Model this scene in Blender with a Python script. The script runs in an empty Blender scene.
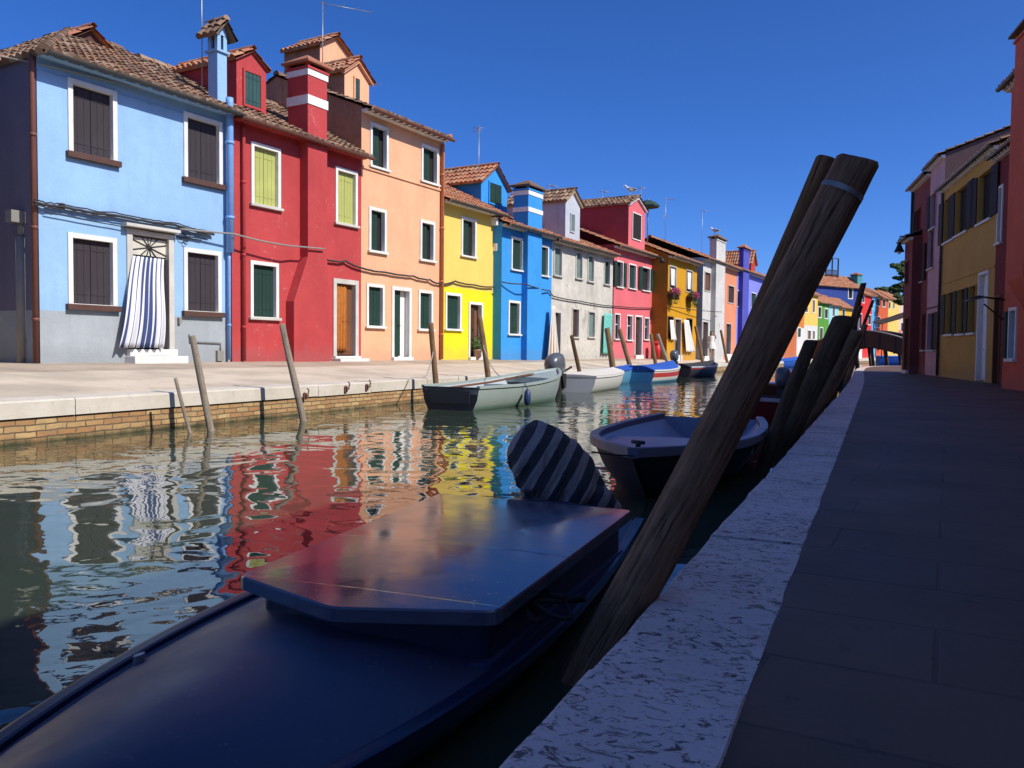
import bpy, bmesh, math, random
from mathutils import Vector, Matrix, noise as mnoise
random.seed(7)
C = bpy.context.scene
COL = C.collection
R = math.radians
PI = math.pi

# ------------------------------------------------------------------ camera
FPX = 825.0
CAMZ = 0.82
YAW, PITCH, ROLL = R(23.8), math.atan(34 / 825.0), 0.010
_f0 = Vector((-math.sin(YAW), math.cos(YAW), 0)); _r0 = Vector((math.cos(YAW), math.sin(YAW), 0))
F = (_f0 * math.cos(PITCH) + Vector((0, 0, -math.sin(PITCH)))).normalized()
_u0 = _r0.cross(F)
RT = (_r0 * math.cos(ROLL) + _u0 * math.sin(ROLL)).normalized()
UP = RT.cross(F)
CP = Vector((0, 0, CAMZ))
cam_d = bpy.data.cameras.new('camera'); cam = bpy.data.objects.new('camera', cam_d); COL.objects.link(cam)
cam_d.sensor_width = 36; cam_d.lens = FPX / 1024 * 36; cam_d.clip_start = 0.05; cam_d.clip_end = 6000
m = Matrix.Identity(4)
for i in range(3):
    m[i][0] = RT[i]; m[i][1] = UP[i]; m[i][2] = -F[i]; m[i][3] = CP[i]
cam.matrix_world = m
C.camera = cam

def ray(px, py):
    return (F + RT * ((px - 512) / FPX) - UP * ((py - 384) / FPX))
def on_z(px, py, z):
    d = ray(px, py); t = (z - CAMZ) / d.z
    return CP + d * t
def on_x(px, py, x):
    d = ray(px, py); return CP + d * (x / d.x)
def at_depth(px, py, D):
    return CP + ray(px, py) * D
def on_plane(px, py, p0, n):
    d = ray(px, py); t = (p0 - CP).dot(n) / d.dot(n)
    return CP + d * t

# ------------------------------------------------------------------ materials
MATS = {}
class NT:
    def __init__(s, name):
        s.m = bpy.data.materials.new(name); s.m.use_nodes = True
        s.t = s.m.node_tree; s.n = s.t.nodes; s.l = s.t.links
        s.b = s.n['Principled BSDF']; s.out = s.n['Material Output']
    def add(s, typ, **kw):
        nd = s.n.new(typ)
        for k, v in kw.items():
            if k.startswith('i_'):
                nd.inputs[k[2:].replace('_', ' ')].default_value = v
            else: setattr(nd, k, v)
        return nd
    def link(s, a, b): s.l.new(a, b)
    def coords(s, scale=(1, 1, 1), rot=(0, 0, 0), loc=(0, 0, 0)):
        tc = s.add('ShaderNodeTexCoord'); mp = s.add('ShaderNodeMapping')
        mp.inputs['Scale'].default_value = scale; mp.inputs['Rotation'].default_value = rot; mp.inputs['Location'].default_value = loc
        s.link(tc.outputs['Object'], mp.inputs['Vector']); return mp.outputs['Vector']
    def noise(s, vec, scale, detail=4, rough=.55, dist=0):
        nd = s.add('ShaderNodeTexNoise'); nd.inputs['Scale'].default_value = scale; nd.inputs['Detail'].default_value = detail
        nd.inputs['Roughness'].default_value = rough; nd.inputs['Distortion'].default_value = dist
        s.link(vec, nd.inputs['Vector']); return nd.outputs['Fac']
    def ramp(s, fac, stops):
        nd = s.add('ShaderNodeValToRGB'); e = nd.color_ramp.elements
        while len(e) < len(stops): e.new(.5)
        for el, (p, c) in zip(e, stops):
            el.position = p; el.color = (c, c, c, 1) if isinstance(c, (int, float)) else (*c, 1)
        s.link(fac, nd.inputs['Fac']); return nd.outputs['Color']
    def mix(s, fac, a, b, mode='MIX'):
        nd = s.add('ShaderNodeMix'); nd.data_type = 'RGBA'; nd.blend_type = mode
        for inp, v in ((nd.inputs['Factor'], fac), (nd.inputs[6], a), (nd.inputs[7], b)):
            if isinstance(v, bpy.types.NodeSocket): s.link(v, inp)
            elif isinstance(v, (int, float)): inp.default_value = v if inp == nd.inputs['Factor'] else (v, v, v, 1)
            else: inp.default_value = (*v, 1)
        return nd.outputs[2]
    def math(s, op, a, b=0.0):
        nd = s.add('ShaderNodeMath', operation=op)
        for inp, v in ((nd.inputs[0], a), (nd.inputs[1], b)):
            if isinstance(v, bpy.types.NodeSocket): s.link(v, inp)
            else: inp.default_value = v
        return nd.outputs[0]
    def bump(s, h, strength=.3, dist=.02):
        nd = s.add('ShaderNodeBump'); nd.inputs['Strength'].default_value = strength; nd.inputs['Distance'].default_value = dist
        s.link(h, nd.inputs['Height']); s.link(nd.outputs['Normal'], s.b.inputs['Normal']); return nd
    def base(s, c):
        if isinstance(c, bpy.types.NodeSocket): s.link(c, s.b.inputs['Base Color'])
        else: s.b.inputs['Base Color'].default_value = (*c, 1)
    def set(s, **kw):
        for k, v in kw.items():
            inp = s.b.inputs[k.replace('_', ' ')]
            if isinstance(v, bpy.types.NodeSocket): s.link(v, inp)
            else: inp.default_value = v

def mul(c, k): return tuple(min(1, x * k) for x in c)
def srgb(r, g, b):
    f = lambda v: (v / 255 / 12.92) if v <= 10 else ((v / 255 + .055) / 1.055) ** 2.4
    return (f(r), f(g), f(b))

def stucco(name, col, var=.12, seed=0, peel=None, peel_amt=.62, stain=.10):
    if name in MATS: return MATS[name]
    t = NT(name); v = t.coords(loc=(seed * 3.1, seed * 1.7, seed))
    n1 = t.noise(v, .9, 6, .6); n2 = t.noise(v, 5, 5, .6)
    c = t.mix(t.ramp(n1, [(.3, 0), (.7, 1)]), mul(col, 1 - var), mul(col, 1 + var * .6))
    c = t.mix(t.math('MULTIPLY', t.ramp(n2, [(.35, 1), (.6, 0)]), stain), c, mul(col, .55))
    vs = t.coords(scale=(2.2, 2.2, .22), loc=(seed, 0, 0))
    st = t.noise(vs, 2.0, 4, .6)
    c = t.mix(t.math('MULTIPLY', t.ramp(st, [(.5, 0), (.75, 1)]), stain * 1.6), c, mul(col, .5))
    if peel:
        n3 = t.noise(v, 1.4, 8, .65, .6)
        c = t.mix(t.ramp(n3, [(peel_amt, 0), (peel_amt + .03, 1)]), c, peel)
    # damp, salt-bleached foot of the wall and soft rain stains
    tc = t.add('ShaderNodeTexCoord'); sx = t.add('ShaderNodeSeparateXYZ'); t.link(tc.outputs['Object'], sx.inputs[0])
    n4 = t.noise(v, 2.2, 6, .7); zn = t.math('SUBTRACT', sx.outputs['Z'], t.math('MULTIPLY', n4, 1.1))
    c = t.mix(t.math('MULTIPLY', t.ramp(t.math('ADD', zn, .5), [(.10, 1), (.42, 0)]), .42), c, tuple(x * .5 + .08 for x in col))
    n5 = t.noise(v, 7, 6, .7); blot = t.ramp(t.math('ADD', n5, t.math('MULTIPLY', n1, .35)), [(.80, 0), (.86, 1)])
    c = t.mix(t.math('MULTIPLY', blot, .45), c, tuple(min(1, x * .6 + .18) for x in col))
    n6 = t.noise(v, 34, 3, .6); c = t.mix(t.math('MULTIPLY', t.ramp(n6, [(.35, 1), (.55, 0)]), .12), c, mul(col, .5))
    t.base(c); t.set(Roughness=.88); t.b.inputs['Specular IOR Level'].default_value = .2
    h = t.math('ADD', t.noise(v, 14, 8, .7), t.math('MULTIPLY', n4, .8))
    t.bump(h, .35, .015)
    MATS[name] = t.m; return t.m

def paint(name, col, rough=.5, var=.1, scale=6, spec=.4, bump=.1, metal=0):
    if name in MATS: return MATS[name]
    t = NT(name); v = t.coords()
    n = t.noise(v, scale, 5, .6)
    t.base(t.mix(t.ramp(n, [(.3, 0), (.7, 1)]), mul(col, 1 - var), mul(col, 1 + var)))
    t.set(Roughness=t.math('ADD', t.math('MULTIPLY', n, .25), rough - .12), Metallic=metal)
    t.b.inputs['Specular IOR Level'].default_value = spec
    if bump: t.bump(t.noise(v, scale * 4, 4), bump, .006)
    MATS[name] = t.m; return t.m

def wood_planks(name, col, axis=0, var=.25, rough=.6):
    """painted shutter wood: fine vertical grain"""
    if name in MATS: return MATS[name]
    t = NT(name); v = t.coords(scale=(28, 28, 1.2))
    n = t.noise(v, 1.5, 5, .6)
    v2 = t.coords(); n2 = t.noise(v2, 2.0, 5)
    c = t.mix(n, mul(col, 1 - var), mul(col, 1 + var))
    c = t.mix(t.math('MULTIPLY', t.ramp(n2, [(.5, 0), (.7, 1)]), .3), c, mul(col, 1.5))
    t.base(c); t.set(Roughness=rough + .1); t.b.inputs['Specular IOR Level'].default_value = .15; t.bump(n, .3, .004)
    MATS[name] = t.m; return t.m

def tile_mat(name='roof_tiles', cols=None, seed=0):
    if name in MATS: return MATS[name]
    cols = cols or [(.36, .15, .075), (.47, .23, .12), (.27, .16, .105), (.52, .34, .22), (.40, .19, .10)]
    t = NT(name)
    at = t.add('ShaderNodeAttribute', attribute_name='tile_id')
    wn = t.add('ShaderNodeTexWhiteNoise', noise_dimensions='3D'); t.link(at.outputs['Vector'], wn.inputs['Vector'])
    st = [(i / len(cols), c) for i, c in enumerate(cols)]
    nd = t.add('ShaderNodeValToRGB'); nd.color_ramp.interpolation = 'CONSTANT'; e = nd.color_ramp.elements
    while len(e) < len(st): e.new(.5)
    for el, (p, c) in zip(e, st): el.position = p; el.color = (*c, 1)
    t.link(wn.outputs['Value'], nd.inputs['Fac'])
    v = t.coords(loc=(seed, 0, 0)); n = t.noise(v, 3.0, 6, .65); n2 = t.noise(v, 22, 4)
    c = t.mix(t.math('MULTIPLY', t.ramp(n, [(.48, 0), (.68, 1)]), .55), nd.outputs['Color'], (.13, .11, .085))
    c = t.mix(t.math('MULTIPLY', n2, .35), c, (.2, .1, .06))
    t.base(c); t.set(Roughness=.9); t.bump(n2, .4, .01)
    MATS[name] = t.m; return t.m

def stone_white(name='istrian_stone', col=(.62, .60, .56), pits=.0):
    if name in MATS: return MATS[name]
    t = NT(name); v = t.coords()
    n = t.noise(v, 2.0, 6, .6)
    c = t.mix(t.ramp(n, [(.3, 0), (.7, 1)]), mul(col, .82), mul(col, 1.08))
    t.base(c); t.set(Roughness=.75); t.bump(t.noise(v, 25, 6, .7), .3, .01)
    MATS[name] = t.m; return t.m

# ------------------------------------------------------------------ mesh builder
class MB:
    def __init__(s): s.v = []; s.f = []; s.mi = []; s.sm = []; s.tid = {}
    def vert(s, p): s.v.append(tuple(p)); return len(s.v) - 1
    def face(s, idx, mi=0, smooth=False): s.f.append(tuple(idx)); s.mi.append(mi); s.sm.append(smooth)
    def quad(s, a, b, c, d, mi=0):
        i = len(s.v); s.v += [tuple(a), tuple(b), tuple(c), tuple(d)]; s.face((i, i + 1, i + 2, i + 3), mi)
    def poly(s, pts, mi=0):
        i = len(s.v); s.v += [tuple(p) for p in pts]; s.face(range(i, i + len(pts)), mi)
    def box(s, x0, x1, y0, y1, z0, z1, mi=0, M=None):
        p = [(x0, y0, z0), (x1, y0, z0), (x1, y1, z0), (x0, y1, z0), (x0, y0, z1), (x1, y0, z1), (x1, y1, z1), (x0, y1, z1)]
        if M is not None: p = [M @ Vector(q) for q in p]
        i = len(s.v); s.v += [tuple(q) for q in p]
        for f in ((0, 3, 2, 1), (4, 5, 6, 7), (0, 1, 5, 4), (1, 2, 6, 5), (2, 3, 7, 6), (3, 0, 4, 7)):
            s.face([i + k for k in f], mi)
    def prism(s, pts, axis_vec, mi=0):
        """extrude a planar loop of 3-D points along a vector"""
        n = len(pts); a = Vector(axis_vec); i = len(s.v)
        s.v += [tuple(p) for p in pts] + [tuple(Vector(p) + a) for p in pts]
        s.face([i + k for k in range(n)][::-1], mi); s.face([i + n + k for k in range(n)], mi)
        for k in range(n):
            k2 = (k + 1) % n; s.face((i + k, i + k2, i + n + k2, i + n + k), mi)
    def loft(s, rings, mi=0, closed=True, cap0=True, cap1=True, smooth=True):
        n = len(rings[0]); base = len(s.v)
        for r in rings: s.v += [tuple(p) for p in r]
        for a in range(len(rings) - 1):
            for k in range(n if closed else n - 1):
                k2 = (k + 1) % n
                s.face((base + a * n + k, base + a * n + k2, base + (a + 1) * n + k2, base + (a + 1) * n + k), mi, smooth)
        if cap0: s.face([base + k for k in range(n)][::-1], mi)
        if cap1: s.face([base + (len(rings) - 1) * n + k for k in range(n)], mi)
    def tube(s, pts, r, seg=8, mi=0, cap=True):
        pts = [Vector(p) for p in pts]; rings = []
        for i, p in enumerate(pts):
            d = (pts[min(i + 1, len(pts) - 1)] - pts[max(i - 1, 0)]).normalized()
            a = d.orthogonal().normalized() if abs(d.z) > .9 else d.cross(Vector((0, 0, 1))).normalized()
            if abs(d.z) > .9: a = (Vector((1, 0, 0)) - d * d.x).normalized()
            b = d.cross(a)
            rr = r[i] if isinstance(r, (list, tuple)) else r
            rings.append([p + a * (rr * math.cos(2 * PI * k / seg)) + b * (rr * math.sin(2 * PI * k / seg)) for k in range(seg)])
        s.loft(rings, mi, cap0=cap, cap1=cap)
    def build(s, name, mats, parent=None, bevel=0, recalc=True):
        me = bpy.data.meshes.new(name); me.from_pydata(s.v, [], s.f); me.update()
        if not isinstance(mats, (list, tuple)): mats = [mats]
        for mm in mats: me.materials.append(mm)
        me.polygons.foreach_set('material_index', [min(k, len(mats) - 1) for k in s.mi])
        me.polygons.foreach_set('use_smooth', s.sm)
        if s.tid:
            at = me.attributes.new('tile_id', 'FLOAT_VECTOR', 'FACE')
            buf = []
            for i in range(len(s.f)): buf += list(s.tid.get(i, (i * .37, 0, 0)))
            at.data.foreach_set('vector', buf)
        if recalc:
            bm = bmesh.new(); bm.from_mesh(me); bmesh.ops.recalc_face_normals(bm, faces=bm.faces); bm.to_mesh(me); bm.free()
        o = bpy.data.objects.new(name, me); COL.objects.link(o)
        if parent is not None: o.parent = parent
        if bevel:
            b = o.modifiers.new('bevel', 'BEVEL'); b.width = bevel; b.segments = 2; b.limit_method = 'ANGLE'
        return o

def tag(o, label=None, cat=None, group=None, kind=None):
    if label: o['label'] = label
    if cat: o['category'] = cat
    if group: o['group'] = group
    if kind: o['kind'] = kind
    return o
def thing(name, label, cat, loc=(0, 0, 0), rz=0, group=None):
    o = bpy.data.objects.new(name, None); COL.objects.link(o); o.location = loc; o.rotation_euler = (0, 0, rz)
    o.empty_display_size = .2
    return tag(o, label, cat, group)

# ------------------------------------------------------------------ barrel tile slope
def tile_slope(mb, o, eu, es, W, L, hl=0, hr=0, pitch=.2, course=.34, amp=.055, mi=0, seed=0, seg=4, thick=.05):
    """tiles on a slope: o = lower-left corner, eu along the eave, es up the slope, nrm outwards; hl / hr = hip insets at the top"""
    o = Vector(o); eu = Vector(eu).normalized(); es = Vector(es).normalized(); nr = eu.cross(es).normalized()
    if nr.z < 0: nr = -nr
    nc = max(2, round(W / pitch)); pt = W / nc; nk = max(1, round(L / course)); cl = L / nk
    prof = [0, .72, 1, .72] if seg == 4 else [0, 1]
    rng = random.Random(seed + int(W * 100))
    jit = [[(rng.uniform(-.012, .012), rng.uniform(-.01, .014)) for _ in range(nc + 1)] for _ in range(nk + 1)]
    us = []
    for c in range(nc):
        for k in range(seg): us.append(((c + k / seg) * pt, prof[k], c))
    us.append((W, 0, nc))
    def P(u, sdist, h):
        f = max(0, min(1, sdist / L)); lo = hl * f; hi = W - hr * f
        uu = min(max(u, lo), hi); return o + eu * uu + es * sdist + nr * h
    rows = []
    for k in range(nk):
        for end in (0, 1):
            s0 = (k + end) * cl - (0.03 if end == 0 else 0)
            r = []
            for (u, h, c) in us:
                j = jit[k][min(c, nc - 1)]
                r.append(P(u, s0 + (j[0] if end == 0 else 0), h * amp * (1.0 if end == 0 else .8) + (.032 if end == 0 else 0) + j[1] * (h > 0)))
            rows.append((k, r))
    base = len(mb.v)
    # closing lip under the eave
    lip = [P(u, -.03, -thick) for (u, h, c) in us]
    mb.v += [tuple(p) for p in lip]
    n = len(us)
    for (k, r) in rows: mb.v += [tuple(p) for p in r]
    for a in range(len(rows)):
        kk = rows[a][0] if a == 0 else rows[a][0]
        for i in range(n - 1):
            mb.tid[len(mb.f)] = (us[i][2] * 1.0 + seed * 17, (rows[a][0] if a else -1) * 1.0, seed * 1.0)
            mb.face((base + a * n + i, base + a * n + i + 1, base + (a + 1) * n + i + 1, base + (a + 1) * n + i), mi)
    # underside board
    mb.poly([P(0, -.03, -thick), P(W, -.03, -thick), P(W, L, -thick), P(0, L, -thick)], mi)

def ridge_row(mb, a, b, r=.1, mi=0, step=.38, seed=0):
    """a row of overlapping half-round ridge tiles"""
    a = Vector(a); b = Vector(b); L = (b - a).length; n = max(1, round(L / step)); d = (b - a) / n
    side = d.cross(Vector((0, 0, 1))).normalized(); up = side.cross(d).normalized()
    if up.z < 0: up = -up
    for k in range(n):
        p = a + d * k; q = a + d * (k + 1.08)
        rings = []
        for (c, rr) in ((p, r * 1.08), (q, r * .88)):
            rings.append([c + side * (rr * math.cos(PI * t / 6)) + up * (rr * math.sin(PI * t / 6) - .02) for t in range(7)])
        st = len(mb.f); mb.loft(rings, mi, closed=False, cap0=True, cap1=False, smooth=False)
        for fi in range(st, len(mb.f)): mb.tid[fi] = (k + seed * 31.0, 77.0, seed * 1.0)
# ------------------------------------------------------------------ shared materials
M = {
 'frame': stone_white('white_window_stone', (.74, .73, .69)),
 'frame_dim': stone_white('weathered_window_stone', (.55, .53, .48)),
 'green': wood_planks('dark_green_wood', (.018, .045, .036)),
 'green2': wood_planks('blue_green_wood', (.035, .085, .085)),
 'lime': wood_planks('lime_wood', (.40, .42, .13), var=.12),
 'char': wood_planks('charcoal_wood', (.045, .038, .044)),
 'brown': wood_planks('brown_wood', (.16, .07, .035)),
 'dbrown': wood_planks('dark_brown_wood', (.06, .035, .025)),
 'sillbrown': paint('brown_sill_paint', (.085, .04, .03), .6),
 'glass': None,
 'tiles': tile_mat(),
 'tiles_red': tile_mat('red_roof_tiles', [(.46, .17, .08), (.52, .22, .11), (.40, .15, .08), (.48, .26, .15)], 3),
 'tiles_dark': tile_mat('old_roof_tiles', [(.17, .10, .065), (.25, .155, .10), (.32, .18, .105), (.14, .09, .06), (.36, .25, .17)], 5),
 'gutter': paint('dark_gutter_metal', (.06, .065, .062), .45, metal=.3),
 'gutter_br': paint('brown_gutter_metal', (.16, .06, .045), .5),
 'grey_pipe': paint('grey_pipe_metal', (.25, .24, .22), .5),
 'iron': paint('black_iron', (.02, .02, .022), .5),
 'alu': paint('aerial_metal', (.33, .33, .34), .4, metal=.6),
 'cable': paint('cable_rubber', (.035, .033, .035), .7),
 'cablelight': paint('pale_cable', (.35, .33, .28), .7),
 'dark': paint('dark_interior', (.012, .011, .010), .9),
 'white': paint('white_paint', (.78, .77, .74), .5),
}
def glass_mat():
    t = NT('window_glass'); t.base((.02, .024, .026)); t.set(Roughness=.08); t.b.inputs['Specular IOR Level'].default_value = .6
    return t.m
M['glass'] = glass_mat()

class Loc(tuple):
    'a window rectangle given in house coordinates (u0, u1, z0, z1)'

class House:
    """local axes: x along the facade (left to right seen from the canal), y inward, z up from the pavement"""
    def __init__(s, name, label, P0, P1, base, D=7.0, cat='house', group=None):
        s.P0 = Vector((P0[0], P0[1], base)); s.P1 = Vector((P1[0], P1[1], base))
        d = (s.P1 - s.P0); s.W = d.length; s.ex = d.normalized(); s.ey = Vector((-s.ex.y, s.ex.x, 0)); s.D = D
        s.root = thing(name, label, cat, s.P0, math.atan2(s.ex.y, s.ex.x), group)
        s.holes = []; s.seed = int(abs(P0[0] * 13 + P0[1] * 7)) % 97
        s.bumps = []
    def loc(s, px, py, y=0.0):
        p = on_plane(px, py, s.P0 + s.ey * y, s.ey) - s.P0
        return p.dot(s.ex), p.z
    def world(s, u, y, z): return s.P0 + s.ex * u + s.ey * y + Vector((0, 0, z))
    def rect(s, r, y=0.0):
        xl, yt, xr, yb = r
        u0, z1 = s.loc(xl, yt, y); _, z0 = s.loc(xl, yb, y); u1, _ = s.loc(xr, yt, y)
        return u0, u1, z0, z1
    # walls -------------------------------------------------------------
    def walls(s, H, mats, bands=(), gable=None, side_mat=None, reveal=.16, base_lo=-.3, right_open=False):
        """H eaves height; mats[0] wall, mats[1] inside dark; bands = [(z_top, mat index)...] from below; gable = (ridge_y, ridge_z)"""
        mb = MB(); s.H = H
        xs = sorted({0.0, s.W, *[h[0] for h in s.holes], *[h[1] for h in s.holes]})
        zs = sorted({base_lo, H, *[h[2] for h in s.holes], *[h[3] for h in s.holes], *[b[0] for b in bands]})
        xs = [x for x in xs if 0 <= x <= s.W]; zs = [z for z in zs if base_lo <= z <= H]
        def bmat(z):
            for (zt, mi) in bands:
                if z < zt: return mi
            return 0
        for i in range(len(xs) - 1):
            for j in range(len(zs) - 1):
                cx = (xs[i] + xs[i + 1]) / 2; cz = (zs[j] + zs[j + 1]) / 2
                if any(h[0] < cx < h[1] and h[2] < cz < h[3] for h in s.holes): continue
                mb.quad((xs[i], 0, zs[j]), (xs[i + 1], 0, zs[j]), (xs[i + 1], 0, zs[j + 1]), (xs[i], 0, zs[j + 1]), bmat(cz))
        for (u0, u1, z0, z1) in s.holes:
            k = bmat((z0 + z1) / 2)
            mb.quad((u0, 0, z0), (u0, reveal, z0), (u0, reveal, z1), (u0, 0, z1), k)
            mb.quad((u1, 0, z0), (u1, 0, z1), (u1, reveal, z1), (u1, reveal, z0), k)
            mb.quad((u0, 0, z1), (u0, reveal, z1), (u1, reveal, z1), (u1, 0, z1), k)
            mb.quad((u0, 0, z0), (u1, 0, z0), (u1, reveal, z0), (u0, reveal, z0), k)
        sm = side_mat if side_mat is not None else 0
        D = s.D
        for x in (0.0, s.W):
            zb = [base_lo] + [b[0] for b in bands] + [H]
            for q in range(len(zb) - 1):
                mi = bmat((zb[q] + zb[q + 1]) / 2)
                if mi == 0: mi = sm
                mb.quad((x, 0, zb[q]), (x, D, zb[q]), (x, D, zb[q + 1]), (x, 0, zb[q + 1]), mi)
            if gable: mb.poly([(x, 0, H), (x, D, H), (x, gable[0], gable[1])], sm)
        mb.quad((0, D, base_lo), (s.W, D, base_lo), (s.W, D, H), (0, D, H), sm)
        o = mb.build('wall', mats, s.root, recalc=False)
        return o
    # openings ----------------------------------------------------------
    def window(s, r, shut='green', frame='frame', fw=.10, sill='frame', sill_d=.09, open_sh=None, mode='closed', y=0.0, hole=True, sill_h=.07, parent=None, label=None, pane_m=None):
        u0, u1, z0, z1 = r if isinstance(r, Loc) else s.rect(r, y)
        par = parent or s.root
        iu0, iu1, iz0, iz1 = u0 + fw, u1 - fw, z0 + fw * (.2 if sill else 1), z1 - fw
        if hole: s.holes.append((u0 + fw * .6, u1 - fw * .6, z0 + fw * .15, z1 - fw * .6))
        pane = MB()
        yb = y + (.15 if hole else .0)
        pane.box(u0 + fw * .7, u1 - fw * .7, yb - .012, yb + .02, z0 + fw * .2, z1 - fw * .7)
        w = pane.build('window', M['dark'] if mode in ('none', 'folded', 'folded_left', 'folded_right', 'half') else M['glass'], par)
        if label: w['label'] = label
        fb = MB()
        yo, yi = y - .035, y + (.10 if hole else .01)
        o_ = [(u0, z0), (u1, z0), (u1, z1), (u0, z1)]; i_ = [(iu0, iz0), (iu1, iz0), (iu1, iz1), (iu0, iz1)]
        for k in range(4):
            k2 = (k + 1) % 4
            A, B = o_[k], o_[k2]; a, b = i_[k], i_[k2]
            fb.quad((A[0], yo, A[1]), (B[0], yo, B[1]), (b[0], yo, b[1]), (a[0], yo, a[1]))
            fb.quad((a[0], yo, a[1]), (b[0], yo, b[1]), (b[0], yi, b[1]), (a[0], yi, a[1]))
            fb.quad((B[0], yo, B[1]), (A[0], yo, A[1]), (A[0], y + .01, A[1]), (B[0], y + .01, B[1]))
        fb.build('frame', M[frame] if isinstance(frame, str) else frame, w)
        if sill:
            sb = MB(); sb.box(u0 - .05, u1 + .05, y - sill_d, y + .02, z0 - sill_h, z0 + .005)
            sb.build('sill', M[sill], w, bevel=.008)
        mid = (iu0 + iu1) / 2
        if mode in ('closed', 'ajar'):
            for (a, b) in ((iu0 + .004, mid - .004), (mid + .004, iu1 - .004)):
                s.leaf(w, a, b, iz0 + .01, iz1 - .01, y + .07 if hole else y - .02, shut)
        elif mode == 'half':      # left leaf closed, the right leaf pulled back leaving the dark room
            s.leaf(w, iu0 + .004, iu0 + (iu1 - iu0) * .62, iz0 + .01, iz1 - .01, y + .07, shut)
        elif mode == 'folded':     # both leaves folded back against the wall
            wd = (iu1 - iu0) / 2
            for (a, b) in ((u0 - wd - .02, u0 - .02), (u1 + .02, u1 + wd + .02)):
                s.leaf(w, a, b, iz0, iz1, y - .07, shut)
        elif mode == 'folded_left':
            wd = (iu1 - iu0) / 2; s.leaf(w, u0 - wd - .02, u0 - .02, iz0, iz1, y - .07, shut)
        elif mode == 'folded_right':
            wd = (iu1 - iu0) / 2; s.leaf(w, u1 + .02, u1 + wd + .02, iz0, iz1, y - .07, shut)
        elif mode == 'muntins':
            mb = MB(); mb.box(mid - .025, mid + .025, yb - .05, yb - .013, iz0, iz1)
            zc = iz0 + (iz1 - iz0) * .6; mb.box(iu0, mid - .026, yb - .04, yb - .014, zc - .018, zc + .018); mb.box(mid + .026, iu1, yb - .04, yb - .014, zc - .018, zc + .018)
            mb.build('glazing_bar', M['white'], w)
        return w
    def leaf(s, w, a, b, z0, z1, y, shut):
        mb = MB(); n = max(2, round((b - a) / .13)); pw = (b - a) / n
        for k in range(n):
            mb.box(a + k * pw + .003, a + (k + 1) * pw - .003, y, y + .03, z0, z1)
        for q in (.15, .85):
            zc = z0 + (z1 - z0) * q; mb.box(a + .012, a + (b - a) * .82, y - .008, y - .001, zc - .014, zc + .014)
        mb.build('shutter', M[shut], w)
    def door(s, r, kind='green', frame='frame', fw=.1, inner=None, arch=False, step=True, half=False, steps=1, curtain=False, y=0.0):
        u0, u1, z0, z1 = r if isinstance(r, Loc) else s.rect(r, y)
        s.holes.append((u0 + fw * .6, u1 - fw * .6, z0, z1 - fw * .6))
        mb = MB(); iu0, iu1, iz1 = u0 + fw, u1 - fw, z1 - fw
        if half:      # one leaf shut, the other half stands open on a lit passage
            mid = iu0 + (iu1 - iu0) * .60; mb.box(iu0, mid, .10, .14, z0 + .03, iz1)
        else:
            mb.box(iu0, iu1, .12, .16, z0 + .03, iz1)
            for (a, b) in ((iu0 + .06, (iu0 + iu1) / 2 - .03), ((iu0 + iu1) / 2 + .03, iu1 - .06)):
                for (p, q) in ((.06, .42), (.48, .94)):
                    h = iz1 - z0; mb.box(a, b, .105, .121, z0 + h * p, z0 + h * q)
        d = mb.build('door', M[kind], s.root)
        bk = MB(); bk.box(u0 + .02, u1 - .02, .165, .18, z0, z1 - .02)
        bk.build('door_recess', M[inner] if inner else M['dark'], d)
        fb = MB(); yo, yi = -.035, .13
        fb.box(u0, iu0, yo, yi, z0, iz1); fb.box(iu1, u1, yo, yi, z0, iz1); fb.box(u0, u1, yo, yi, iz1 + .002, z1)
        fb.build('frame', M[frame], d, bevel=.006)
        hb = MB(); hb.tube([((iu0 + iu1) / 2 - .05, .09, z0 + .95), ((iu0 + iu1) / 2 - .05, .05, z0 + .95), ((iu0 + iu1) / 2 + .03, .05, z0 + .95)], .012, 6)
        hb.build('handle', M['iron'], d)
        if step and z0 > .03:
            sb = MB()
            for k in range(steps):
                zt = z0 * (k + 1) / steps; dd = .12 + .22 * (steps - 1 - k)
                sb.box(u0 - .01 - .05 * (steps - 1 - k), u1 + .01 + .10 * (steps - 1 - k), -dd, .13, zt - z0 / steps - (.2 if k == 0 else 0), zt - (.003 if k < steps - 1 else 0))
            sb.build('step', M['frame'], s.root, bevel=.012)
        return d
    # roof --------------------------------------------------------------
    def roof(s, H, rise=1.3, ov=.32, mat='tiles', hipl=0, hipr=0, ridge_y=None, so=.06, D=None, soffit=None, pitch=.2, gutter='gutter', eave_row=True, ul=0.0, ur=None, seg=4):
        D = D or s.D; ry = ridge_y or D / 2; ur = s.W if ur is None else ur
        k = rise / ry; zE = H - ov * k + .06
        mb = MB(); L = math.hypot(ry + ov, rise + ov * k); W = ur - ul + 2 * so
        es = Vector((0, ry + ov, rise + ov * k)).normalized()
        tile_slope(mb, (ul - so, -ov, zE), (1, 0, 0), es, W, L, hipl, hipr, pitch=pitch, seed=s.seed, seg=seg)
        k2 = rise / (D - ry)
        es2 = Vector((0, -(D - ry + .2), rise + .2 * k2)).normalized(); L2 = math.hypot(D - ry + .2, rise + .2 * k2)
        tile_slope(mb, (ur + so, D + .2, H + .06 - .2 * k2), (-1, 0, 0), es2, W, L2, hipr, hipl, pitch=.4, seed=s.seed + 1, seg=2)
        zr = H + rise + .06
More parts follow.
